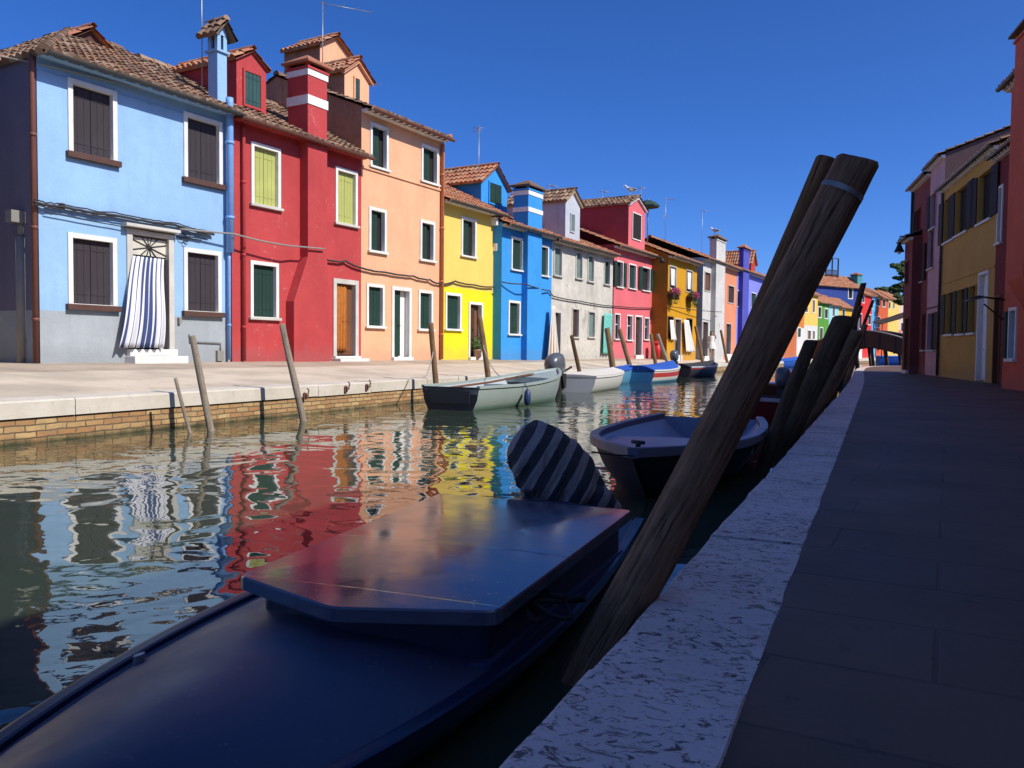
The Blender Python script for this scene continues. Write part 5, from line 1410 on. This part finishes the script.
cloth('white_curtain', 'white curtain in the left upper window of the mustard house', h, (uat(h, 671), uat(h, 675.5)), (uat(h, 671), uat(h, 675.5)), zat(h, 671, 285), zat(h, 671, 267), .06, 2, .03, cw)
cloth('white_curtain', 'white curtain in the right upper window of the mustard house', h, (uat(h, 687.5), uat(h, 692)), (uat(h, 687.5), uat(h, 692)), zat(h, 688, 289), zat(h, 688, 271), .06, 2, .03, cw)
def leafm(name, cols, rough=.7):
    t = NT(name); at = t.add('ShaderNodeAttribute', attribute_name='tile_id'); wn = t.add('ShaderNodeTexWhiteNoise', noise_dimensions='3D'); t.link(at.outputs['Vector'], wn.inputs['Vector'])
    t.base(t.ramp(wn.outputs['Value'], [(i / max(1, len(cols) - 1), c) for i, c in enumerate(cols)])); t.set(Roughness=rough); return t.m
LEAF = leafm('leaf_green', [(.03, .07, .015), (.05, .11, .02), (.08, .14, .03)]); PET = leafm('magenta_petals', [(.35, .02, .10), (.55, .05, .16), (.30, .02, .18)])
def leaf_cloud(mb, c, rad, n, size, rng, mi=0, squash=(1, 1, 1)):
    for k in range(n):
        while True:
            p = Vector((rng.uniform(-1, 1), rng.uniform(-1, 1), rng.uniform(-1, 1)))
            if p.length < 1: break
        p = Vector((p.x * squash[0], p.y * squash[1], p.z * squash[2])) * rad + Vector(c)
        a = Vector((rng.uniform(-1, 1), rng.uniform(-1, 1), rng.uniform(-1, 1))).normalized(); b = a.orthogonal().normalized(); s_ = size * rng.uniform(.6, 1.3)
        mb.tid[len(mb.f)] = (rng.random() * 50, rng.random() * 50, 0)
        mb.quad(p - a * s_, p + b * s_ * .6, p + a * s_, p - b * s_ * .6, mi)
rng = random.Random(11)
for (px, py, lab) in ((674, 296, 'flower box of magenta blooms under the left upper window of the mustard house'), (693, 299, 'flower box of magenta blooms under the right upper window of the mustard house')):
    u, z = h.loc(px, py, -.25); r_ = thing('flower_box', lab, 'flower box', h.world(u, -.25, z), math.atan2(h.ex.y, h.ex.x), 'flower boxes of the mustard house')
    mb = MB(); mb.box(-.5, .5, -.12, .14, -.12, .10); mb.box(-.42, -.38, .141, .25, -.05, .02); mb.box(.38, .42, .141, .25, -.05, .02); mb.build('planter', M['dbrown'], r_)
    mb = MB(); leaf_cloud(mb, (0, 0, .18), .5, 260, .06, rng, 0, (1.1, .5, .5)); leaf_cloud(mb, (0, -.1, -.15), .4, 140, .06, rng, 0, (1, .4, .8)); mb.build('leaves', LEAF, r_, recalc=False)
    mb = MB(); leaf_cloud(mb, (0, -.08, .2), .5, 300, .045, rng, 0, (1.1, .5, .5)); mb.build('blooms', PET, r_, recalc=False)
# potted plant in the yellow doorway
h = yellow; u, z = h.loc(477, 357, -.1); r_ = thing('potted_plant', 'small potted plant standing in the doorway of the yellow house', 'potted plant', h.world(u, -.12, .04))
mb = MB(); mb.loft([[Vector((r0 * math.cos(2 * PI * k / 14), r0 * math.sin(2 * PI * k / 14), zz)) for k in range(14)] for (r0, zz) in ((.10, 0), (.15, .26), (.165, .27), (.165, .31), (.14, .31), (.13, .25))]); mb.build('pot', paint('terracotta_pot', (.45, .28, .2), .8), r_)
mb = MB(); leaf_cloud(mb, (0, 0, .5), .28, 220, .05, rng); mb.tube([(0, 0, .25), (.02, 0, .5)], .012, 5); mb.build('leaves', LEAF, r_, recalc=False)
# bottle on the step of the blue house
h = blue; u, z = h.loc(162.5, 345, -.1)
mb = MB(); p = h.world(u, -.05, dz + .001); mb.loft([[p + Vector((r0 * math.cos(2 * PI * k / 12), r0 * math.sin(2 * PI * k / 12), zz)) for k in range(12)] for (r0, zz) in ((.045, 0), (.05, .02), (.05, .2), (.02, .26), (.02, .3))]); tag(mb.build('water_bottle', paint('milky_plastic', (.6, .6, .62), .3)), 'pale plastic bottle on the step beside the striped curtain', 'bottle')
# red bin beside the pink house
p = on_z(656.5, 357, .5); r_ = thing('red_bin', 'small red bin standing at the right end of the pink house', 'bin', on_plane(656.5, 340, pink.P0 - pink.ey * .5, pink.ey).xy.to_3d() + Vector((0, 0, ZB - .03)))
RP = paint('red_bin_paint', (.52, .02, .02), .45)
mb = MB(); mb.loft([[Vector((r0 * math.copysign(abs(math.cos(a)) ** .6, math.cos(a)), r0 * math.copysign(abs(math.sin(a)) ** .6, math.sin(a)), zz)) for a in [2 * PI * k / 16 for k in range(16)]] for (r0, zz) in ((.17, 0), (.22, .75))]); mb.build('body', RP, r_)
mb = MB(); mb.loft([[Vector((r0 * math.copysign(abs(math.cos(a)) ** .6, math.cos(a)), r0 * math.copysign(abs(math.sin(a)) ** .6, math.sin(a)), zz)) for a in [2 * PI * k / 16 for k in range(16)]] for (r0, zz) in ((.235, .751), (.235, .8), (.12, .9), (.02, .92))]); mb.build('lid', RP, r_)
# green parasol on the roof terrace of the pink house and its railing
pr = at_depth(648, 204, 44); r_ = thing('parasol', 'dark green parasol on the terrace behind the pink house roof', 'parasol', pr - Vector((0, 0, 2.2)))
mb = MB(); mb.tube([(0, 0, 0), (0, 0, 2.5)], .03, 8); mb.build('pole', M['alu'], r_)
mb = MB(); mb.loft([[Vector((r0 * math.cos(2 * PI * k / 8), r0 * math.sin(2 * PI * k / 8), zz)) for k in range(8)] for (r0, zz) in ((.62, 2.02), (.64, 2.09), (.40, 2.30), (.05, 2.42))], smooth=False); mb.build('canopy', paint('dark_green_canvas', (.02, .05, .04), .8), r_)
h = pink; mb = MB(); u0, u1 = h.W - .95, h.W + .6; zb_ = zat(h, 650, 229, 1.6); zt_ = zat(h, 650, 214, 1.6)
for z_ in (zb_, zt_): mb.tube([h.world(u0, 1.6, z_), h.world(u1, 1.6, z_)], .03, 6)
for k in range(9):
    u = u0 + (u1 - u0) * k / 8; mb.tube([h.world(u, 1.6, zb_ - .8), h.world(u, 1.6, zt_)], .022, 5)
for k in range(8):
    ua_, ub_ = u0 + (u1 - u0) * k / 8, u0 + (u1 - u0) * (k + 1) / 8; mb.tube([h.world(ua_, 1.6, zb_), h.world(ub_, 1.6, zt_)], .016, 5); mb.tube([h.world(ub_, 1.6, zb_), h.world(ua_, 1.6, zt_)], .016, 5)
tag(mb.build('terrace_railing', M['brown']), 'brown latticed terrace railing between the pink and mustard roofs', 'railing')
# gulls
def gull(label, p, rz, s=1.0):
    r_ = thing('gull', label, 'gull', p, rz); wm = M['white']; gm = paint('gull_grey', (.32, .33, .36), .8)
    mb = MB(); rings = []
    for (x, z, r) in ((-.24, .17, .012), (-.16, .18, .045), (-.05, .19, .085), (.06, .205, .085), (.13, .25, .055), (.17, .31, .042), (.205, .335, .045), (.24, .335, .03), (.265, .325, .008)):
        rings.append([Vector((x, r * math.cos(a), z + r * math.sin(a))) * s for a in [2 * PI * k / 10 for k in range(10)]])
    mb.loft(rings); mb.tube([Vector((.255, 0, .328)) * s, Vector((.315, 0, .312)) * s], [.012 * s, .004 * s], 6)
    for sy in (-1, 1): mb.tube([Vector((.02, sy * .03, .13)) * s, Vector((.01, sy * .03, .07)) * s, Vector((.02, sy * .03, .0)) * s, Vector((.06, sy * .035, .0)) * s], .008 * s, 5)
    mb.build('body', wm, r_)
    mb = MB()
    for sy in (-1, 1):
        mb.loft([[Vector((x, sy * (.07 + .02 * math.sin(a)), z + r * math.sin(a))) * s + Vector((r * .3 * math.cos(a), sy * .012 * math.cos(a), 0)) * s for a in [2 * PI * k / 8 for k in range(8)]] for (x, z, r) in ((.10, .22, .03), (.0, .215, .055), (-.15, .195, .035), (-.30, .175, .006))])
    mb.build('wings', gm, r_)
gz = pink; ap = at_depth(637, 199, (pink.world(pink.W * .6, .6, 5) - CP).dot(F))
d_ = [c for c in pink.root.children if c.name.startswith('dormer')]
u0_, u1_ = uat(pink, 628.5, -.01, 220), uat(pink, 645, -.01, 220)
gull('gull standing on the gable ridge of the pink house', pink.world((u0_ + u1_) / 2, .35, zat(pink, 637, 197, -.01) + .16), R(200), 1.25)
wz = zat(whiteh, 716, 241, -.1)
ua, ub = uat(whiteh, 715, -.3), uat(whiteh, 724, -.3)
gull('gull perched on the chimney cap of the white house', whiteh.world((ua + ub) / 2, .1, wz + .45), R(160), 1.25)

# ------------------------------------------------------------------ service cables along the facades
def swag(p, q, n, sag, jit, rng):
    out = []
    for k in range(n + 1):
        f = k / n; out.append(p.lerp(q, f) + Vector((0, 0, -sag * 4 * f * (1 - f) + rng.uniform(-jit, jit))))
    return out
rng = random.Random(21)
def wl(h, px, py, y=-.08): u, z = h.loc(px, py, y); return h.world(u, y, z)
mb = MB()
P_ = [wl(blue, 34, 202, -.12), wl(blue, 62, 206.5), wl(blue, 120, 216), wl(blue, 175, 225), wl(blue, 214, 234.5)]
pts = []
for a, b in zip(P_[:-1], P_[1:]): pts += swag(a, b, 10, .02, .006, rng)[:-1]
mb.tube(pts + [P_[-1]], .028, 6)
for dzv in (.045, -.05): mb.tube([p + Vector((.01, 0, dzv + rng.uniform(-.012, .012))) for p in pts], .014, 5)
mb.tube(swag(wl(blue, 45, 212), wl(blue, 205, 239), 16, .03, .004, rng), .012, 5)
for (px, py) in ((62, 206.5), (200, 232)): q = wl(blue, px, py, -.05); mb.box(q.x - .05, q.x + .03, q.y - .04, q.y + .04, q.z - .05, q.z + .06)
tag(mb.build('service_cable', M['cable']), 'bundle of dark service cables clipped across the pale blue house', 'cable')
mb = MB(); pts = swag(wl(blue, 180, 229, -.15), wl(red, 234, 234, -.3), 6, .0, .0, rng) + swag(wl(red, 234, 234, -.3), wl(red, 292, 246, -.4), 8, .03, .003, rng)[1:] + swag(wl(red, 292, 246, -.36), wl(red, 325, 249, -.36), 4, 0, 0, rng)[1:]
mb.tube(pts, .022, 6); tag(mb.build('service_cable', M['grey_pipe']), 'pale grey cable stretched from the blue house across the crimson front', 'cable')
mb = MB(); P_ = [wl(red, 327, 260), wl(red, 346, 261), wl(peach, 362, 268), wl(peach, 385, 272), wl(peach, 413, 276), wl(peach, 430, 280), wl(yellow, 442, 284), wl(yellow, 455, 281), wl(yellow, 475, 285), wl(yellow, 494, 287)]
pts = []
for a, b in zip(P_[:-1], P_[1:]): pts += swag(a, b, 6, .03, .008, rng)[:-1]
mb.tube(pts + [P_[-1]], .028, 6); tag(mb.build('service_cable', M['cable']), 'sagging cable bundle along the peach and yellow houses', 'cable')
mb = MB(); P_ = [wl(azure, 502, 282), wl(azure, 525, 284, -.4), wl(azure, 550, 291), wl(greyh, 553, 296), wl(greyh, 580, 301), wl(greyh, 611, 306), wl(pink, 614, 306), wl(pink, 652, 308)]
pts = []
for a, b in zip(P_[:-1], P_[1:]): pts += swag(a, b, 5, .03, .006, rng)[:-1]
mb.tube(pts + [P_[-1]], .024, 6); tag(mb.build('service_cable', M['cable']), 'cable run along the azure, white and pink houses', 'cable')
mb = MB(); mb.tube(swag(at_depth(-60, 45, 15.6), wl(blue, 40, 64, -.04), 8, .0, 0, rng) + swag(wl(blue, 40, 64, -.04), wl(blue, 214, 106, -.02), 8, .0, 0, rng)[1:], .014, 5); tag(mb.build('overhead_wire', M['cablelight']), 'pale overhead wire crossing the alley to the pale blue house corner', 'cable')
mb = MB(); mb.tube(swag(wl(must, 668, 306), wl(whiteh, 722, 312, -.6), 10, .05, 0, rng), .02, 5); tag(mb.build('service_cable', M['cable']), 'thin cable between the mustard and white houses', 'cable')
# small balcony-like iron scroll bracket right of the blue door
mb = MB(); q0 = blue.loc(176, 236)
for (du, dzz, rr) in ((.12, .0, .08), (.26, .02, .06), (.2, -.11, .05)):
    mb.tube([blue.world(q0[0] + du + rr * math.cos(a), -.06, q0[1] + dzz + rr * math.sin(a)) for a in [2 * PI * k / 12 * .9 for k in range(13)]], .010, 5)
mb.tube([blue.world(q0[0], -.02, q0[1] - .02), blue.world(q0[0] + .62, -.06, q0[1] - .02)], .012, 5)
tag(mb.build('scroll_bracket', M['iron']), 'black wrought iron scroll bracket beside the door of the pale blue house', 'bracket')

# ------------------------------------------------------------------ lamp, bridge, pines, awning
lp = ochre
a = Vector((*rpt(905, .35), 0)); Dl = (a - CP).dot(F)
r_ = thing('street_lamp', 'bell shaped street lamp on a curved bracket at the end of the right row', 'street lamp', at_depth(907, 237, Dl))
q1 = at_depth(906, 236, Dl) - at_depth(907, 237, Dl); q2 = at_depth(900, 236.5, Dl) - at_depth(907, 237, Dl); q3 = at_depth(899.5, 240, Dl) - at_depth(907, 237, Dl)
mb = MB(); mb.tube([(0.12, 0, 0), q1, q2, q3], .03, 8); mb.build('bracket', M['iron'], r_)
mb = MB(); k_ = Dl / FPX * 1.3
mb.loft([[q3 + Vector((r0 * k_ * math.cos(2 * PI * k / 14), r0 * k_ * math.sin(2 * PI * k / 14), -zz * k_)) for k in range(14)] for (r0, zz) in ((.6, 0), (1.1, 1), (1.4, 3.4), (2.6, 6.5), (3.6, 8.5), (3.7, 9.2), (3.3, 9.2), (2.2, 6.6))], cap1=True); mb.build('lamp_shade', M['iron'], r_)
mb = MB(); mb.loft([[q3 + Vector((r0 * k_ * math.cos(2 * PI * k / 12), r0 * k_ * math.sin(2 * PI * k / 12), -zz * k_)) for k in range(12)] for (r0, zz) in ((.4, 7.5), (1.5, 8.5), (1.5, 9.8), (.5, 10.8))]); mb.build('bulb', M['white'], r_)

# wooden arched bridge
BW = wood_planks('bridge_wood', (.075, .055, .042), var=.4); BWL = wood_planks('pale_handrail_wood', (.40, .36, .30), var=.2)
A = at_depth(812, 347, 70); B_ = at_depth(918, 347, 62); A.z = B_.z = 0
dB = (B_ - A); LBr = dB.length; root = thing('footbridge', 'arched wooden footbridge with boarded parapets beyond the mooring poles', 'bridge', (A.x, A.y, 0.25), math.atan2(dB.y, dB.x))
za_ = at_depth(858, 329.5, 64).z - .25
def arch(f): return max(0, 1 - (2 * f - 1) ** 2)
z_end = at_depth(909, 342, 62.3).z - .25
N_ = 26
def ztop(f): g_ = 1 - abs(2 * f - .98) ** 1.7; return z_end - .1 + (za_ - z_end + .1) * max(0, min(1, g_))
for yy in (0.0, 2.2):
    mb = MB()
    for k in range(N_):
        f0, f1 = k / N_, (k + 1) / N_; x0, x1 = f0 * LBr, f1 * LBr
        mb.prism([(x0, yy, ztop(f0) - 1.35), (x1, yy, ztop(f1) - 1.35), (x1, yy, ztop(f1) - .04), (x0, yy, ztop(f0) - .04)], (0, .07, 0))
    mb.build('parapet', BW, root)
    mb = MB(); mb.loft([[Vector((LBr * f, yy - .06, ztop(f) - .038)), Vector((LBr * f, yy + .13, ztop(f) - .038)), Vector((LBr * f, yy + .13, ztop(f) + .05)), Vector((LBr * f, yy - .06, ztop(f) + .05))] for f in [k / N_ for k in range(N_ + 1)]], smooth=False); mb.build('handrail', BWL, root)
mb = MB()
for k in range(N_):
    f0, f1 = k / N_, (k + 1) / N_; mb.prism([(f0 * LBr, .08, ztop(f0) - 1.3), (f1 * LBr, .08, ztop(f1) - 1.3), (f1 * LBr, .08, ztop(f1) - 1.15), (f0 * LBr, .08, ztop(f0) - 1.15)], (0, 2.1, 0))
mb.build('bridge_deck', BW, root)
for f in (.3, .42, .58, .7, .86):
    for yy in (.15, 2.0):
        mb = MB(); mb.tube([(LBr * f + .3, yy, -.9), (LBr * f, yy, ztop(f) - 1.25)], .11, 8); mb.build('pier', BW, root)
for f in (.46, .52, .66, .8):
    mb = MB(); mb.box(LBr * f - .05, LBr * f + .05, -.075, -.002, ztop(f) - 1.4, ztop(f) - .05); mb.build('parapet_post', BW, root)

# awning near the bridge
aw = at_depth(895, 320, 72); r_ = thing('market_awning', 'sagging brown canvas awning on posts beside the bridge', 'awning', (aw.x, aw.y, .3), R(20))
k_ = 72 / FPX; mb = MB(); hh = aw.z - .3
mb.loft([[Vector((x, y, hh + z)), Vector((x, y, hh + z + .12))] for (x, y, z) in ((-1.5, 0, -.45), (-.8, 0, -.28), (0, 0, .05), (.7, 0, .35), (1.6, 0, .55))] if False else [[Vector((x, -1, hh + z)), Vector((x, 1.2, hh + z + .25)), Vector((x, 1.2, hh + z + .31)), Vector((x, -1, hh + z + .06))] for (x, z) in ((-1.5, -.42), (-.8, -.22), (0, .02), (.7, .28), (1.7, .6))], smooth=False)
mb.build('canopy', paint('brown_canvas', (.055, .035, .025), .85), r_)
mb = MB()
for (x, z) in ((-1.4, -.4), (1.6, .55)):
    for y in (-.9, 1.1): mb.tube([(x, y, 0), (x, y, hh + z + (.0 if y < 0 else .2))], .04, 6)
mb.build('posts', M['dbrown'], r_)

# pines
PINE = leafm('pine_needles', [(.025, .055, .015), (.05, .10, .025), (.09, .15, .04)], .8); BARK = paint('pine_bark', (.10, .06, .04), .9, .3, 8)
def pine(label, base, H, clumps, seed):
    rng = random.Random(seed); r_ = thing('pine_tree', label, 'tree', base)
    mb = MB(); mb.tube([(0, 0, 0), (.1, 0, H * .4), (-.1, .1, H * .75), (0, 0, H * .95)], [.28, .22, .14, .05], 10)
    for (x, y, z, r) in clumps: mb.tube([(0, 0, max(1, z - 1.2)), (x * .5, y * .5, z - .5), (x, y, z)], [.10, .07, .03], 6)
    mb.build('trunk', BARK, r_)
    mb = MB()
    for (x, y, z, r) in clumps:
        for q in range(5):
            c = Vector((x + rng.uniform(-r, r) * .6, y + rng.uniform(-r, r) * .6, z + rng.uniform(-r, r) * .3)); leaf_cloud(mb, c, r * .55, 170, .13, rng, 0, (1, 1, .5))
    mb.build('crown', PINE, r_, recalc=False)
Dp = 100; s_ = Dp / FPX
def pz(px, py, D): v = at_depth(px, py, D); return v
b = pz(912, 350, Dp); b.z = .3
def rel(px, py, r, dy=0): v = at_depth(px, py, Dp) - b; return (v.x, v.y + dy, v.z, r * s_)
rng = random.Random(3)
cl = [rel(903, 272, 7), rel(899, 285, 6), rel(908, 293, 7), rel(897, 296, 5), rel(904, 303, 7), rel(895, 266, 5), rel(900, 267, 6), rel(898, 279, 5), rel(900, 300, 6), rel(906, 263, 7), rel(914, 266, 9), rel(922, 262, 9), rel(908, 275, 6), rel(912, 282, 8), rel(905, 287, 6), rel(916, 293, 9), rel(909, 301, 7), rel(917, 307, 8), rel(925, 285, 10), rel(930, 300, 10), rel(903, 291, 4)]
pine('dark pine tree with layered boughs rising behind the right row of houses', b, (at_depth(915, 262, Dp) - b).z + .3, cl, 5)
Dp = 135; s_ = Dp / FPX
for i, (px, lab) in enumerate(((882, 'small distant pine left of the taller dark pine'), (893, 'rounded distant pine crown between the small pine and the tall one'))):
    b = pz(px, 350, Dp); b.z = .3
    cl = [rel(px + rng.uniform(-6, 6), 291 + rng.uniform(-3, 5), 4.5) for _ in range(7)] + [rel(px, 290, 5)]
    pine(lab, b, (at_depth(px, 288, Dp) - b).z, cl, 30 + i)

# ------------------------------------------------------------------ the person in white by the white house
pp = on_plane(711.5, 345, whiteh.P0 - whiteh.ey * .55, whiteh.ey); pp.z = ZB - .02
r_ = thing('person', 'person in a white dress with dark hair standing before the white house', 'person', pp, R(-60))
Hh = 1.55
def skin_body(name, verts, edges, radii, mat, parent, root_i=0):
    me = bpy.data.meshes.new(name); me.from_pydata(verts, edges, []); me.materials.append(mat); o = bpy.data.objects.new(name, me); COL.objects.link(o); o.parent = parent
    sk = o.modifiers.new('skin', 'SKIN'); lay = me.skin_vertices[0].data if me.skin_vertices else None
    if lay is None:
        bm = bmesh.new(); bm.from_mesh(me); bm.verts.layers.skin.verify(); bm.to_mesh(me); bm.free(); lay = me.skin_vertices[0].data
    for i, r in enumerate(radii): lay[i].radius = (r, r); lay[i].use_root = (i == root_i)
    ss = o.modifiers.new('sub', 'SUBSURF'); ss.levels = 2; ss.render_levels = 2
    return o
V = [(0, 0, .84), (0, 0, 1.02), (0, 0, 1.22), (0, 0, 1.31), (.01, 0, 1.40), (.02, 0, 1.50),
     (0, .15, 1.24), (.03, .27, 1.12), (.05, .20, 1.36), (0, -.15, 1.24), (.02, -.19, 1.0), (.05, -.17, .80),
     (0, .085, .80), (.02, .09, .44), (0, .09, .07), (.1, .10, .03), (0, -.085, .80), (.03, -.09, .44), (.03, -.09, .07), (.13, -.10, .03)]
E = [(0, 1), (1, 2), (2, 3), (3, 4), (4, 5), (2, 6), (6, 7), (7, 8), (2, 9), (9, 10), (10, 11), (0, 12), (12, 13), (13, 14), (14, 15), (0, 16), (16, 17), (17, 18), (18, 19)]
RA = [.12, .10, .11, .045, .085, .07, .05, .035, .03, .05, .035, .03, .08, .05, .035, .03, .08, .05, .035, .03]
SK = paint('skin_tone', (.45, .25, .17), .6)
skin_body('body', V, E, RA, SK, r_)
mb = MB(); mb.loft([[Vector((rx * math.cos(2 * PI * k / 16), ry * math.sin(2 * PI * k / 16) , z)) * 1.0 for k in range(16)] for (rx, ry, z) in ((.22, .25, .55), (.18, .20, .85), (.125, .145, 1.0), (.13, .17, 1.15), (.10, .15, 1.28))], cap0=False, cap1=False); mb.build('dress', M['white'], r_)
mb = MB(); mb.loft([[Vector((-.035 + rx * math.cos(2 * PI * k / 14), ry * math.sin(2 * PI * k / 14), z)) for k in range(14)] for (rx, ry, z) in ((.05, .08, 1.15), (.07, .10, 1.28), (.085, .10, 1.42), (.085, .09, 1.50), (.05, .06, 1.555), (.01, .01, 1.565))]); mb.build('hair', paint('dark_hair', (.03, .018, .012), .6), r_)

# iron mooring pegs on the face of the sunlit quay
for (px, py, lab) in ((305, 396, 'small rusty mooring peg on the quay right of the pale leaning pole'), (346, 389, 'small rusty mooring peg on the quay before the crimson house door'), (367, 387, 'hooked rusty mooring iron on the quay before the peach house')):
    p = on_x(px, py, -8.78); mb = MB(); mb.tube([p, p + Vector((.06, 0, 0)), p + Vector((.08, 0, .10)), p + Vector((.05, .0, .13))], .014, 6); mb.box(p.x - .01, p.x + .012, p.y - .04, p.y + .04, p.z - .06, p.z + .05)
    tag(mb.build('mooring_peg', M['gutter_br']), lab, 'mooring peg')

# gear in and around the sunlit boats
def local_thing(name, label, cat, root, mbf, mat, **kw):
    Mx = Matrix.Translation(root.location) @ Matrix.Rotation(root.rotation_euler.z, 4, 'Z'); mb = MB(); mbf(mb); mb.v = [tuple(Mx @ Vector(v)) for v in mb.v]
    return tag(mb.build(name, mat), label, cat)
def _oar(mb):
    mb.tube([(.4, .45, .36), (2.2, .30, .44), (3.3, .2, .52)], .022, 8); mb.loft([[Vector((x, .2 + w * math.cos(a) - (x - 3.3) * .09, .53 + .012 * math.sin(a) + (x - 3.3) * .07)) for a in [2 * PI * k / 10 for k in range(10)]] for (x, w) in ((3.25, .03), (3.5, .08), (3.95, .085), (4.02, .05))])
local_thing('oar', 'long wooden oar lying inside the grey green boat', 'oar', gb_, _oar, M['brown'])
def _coil(mb): mb.tube([(.75 + (.16 - .001 * k) * math.cos(k * .5), -.1 + (.16 - .001 * k) * math.sin(k * .5), .10 + .0016 * k) for k in range(64)], .016, 6)
local_thing('rope_coil', 'coiled pale rope in the stern of the grey green boat', 'rope', gb_, _coil, paint('pale_rope', (.45, .40, .30), .9))
def _fender(y, x):
    def f(mb):
        mb.loft([[Vector((x + r * math.cos(a), y + r * math.sin(a), z)) for a in [2 * PI * k / 10 for k in range(10)]] for (r, z) in ((.01, .02), (.06, .06), (.07, .16), (.06, .30), (.015, .35))]); mb.tube([(x, y, .35), (x, y + .06, .47)], .008, 5)
    return f
local_thing('fender', 'dark blue fender hung over the side of the grey green boat', 'fender', gb_, _fender(-.84, 1.6), paint('blue_fender', (.02, .04, .12), .4))
# mooring lines from poles to boats
for (a, b, lab) in (((433, 352, -8.2), (424, 377), 'slack mooring line from the upright dark pole to the stern of the grey green boat'), ((483, 345, -8.2), (500, 376), 'slack mooring line from the leaning dark pole to the grey green boat')):
    p = on_x(a[0], a[1], a[2]); q = at_depth(b[0], b[1], (p - CP).dot(F) * .93)
    mb = MB(); mb.tube(swag(p, q, 10, .12, 0, rng), .012, 5); tag(mb.build('mooring_line', M['cablelight']), lab, 'rope')
# ------------------------------------------------------------------ light
EL = R(43); AZ = R(-6)     # azimuth measured from +X towards +Y
S = Vector((math.cos(EL) * math.cos(AZ), math.cos(EL) * math.sin(AZ), math.sin(EL)))
sd = bpy.data.lights.new('sun', 'SUN'); sd.energy = 4.3; sd.angle = R(.53); sd.color = (1, .94, .84)
so = bpy.data.objects.new('sun', sd); COL.objects.link(so); so.rotation_mode = 'QUATERNION'; so.rotation_quaternion = Vector((0, 0, 1)).rotation_difference(S); so.location = S * 60
w = bpy.data.worlds.new('World'); C.world = w; w.use_nodes = True; nt = w.node_tree
sky = nt.nodes.new('ShaderNodeTexSky'); sky.sky_type = 'NISHITA'; sky.sun_disc = False; sky.sun_elevation = EL
sky.sun_rotation = math.atan2(S.x, S.y); sky.altitude = 1500; sky.air_density = .7; sky.dust_density = 3.0; sky.ozone_density = 10.0
bg = nt.nodes['Background']; bg.inputs['Strength'].default_value = .15
hs = nt.nodes.new('ShaderNodeHueSaturation'); hs.inputs['Saturation'].default_value = 1.13; hs.inputs['Hue'].default_value = .5085
nt.links.new(sky.outputs['Color'], hs.inputs['Color']); nt.links.new(hs.outputs['Color'], bg.inputs['Color'])
C.view_settings.view_transform = 'Standard'; C.view_settings.look = 'None'; C.view_settings.exposure = 0.28; C.view_settings.gamma = 1; C.view_settings.use_curve_mapping = False
cy = C.cycles; cy.use_denoising = True
try: cy.denoiser = 'OPENIMAGEDENOISE'
except Exception: pass
cy.max_bounces = 7; cy.diffuse_bounces = 3; cy.glossy_bounces = 4; cy.transmission_bounces = 2; cy.caustics_reflective = False; cy.caustics_refractive = False
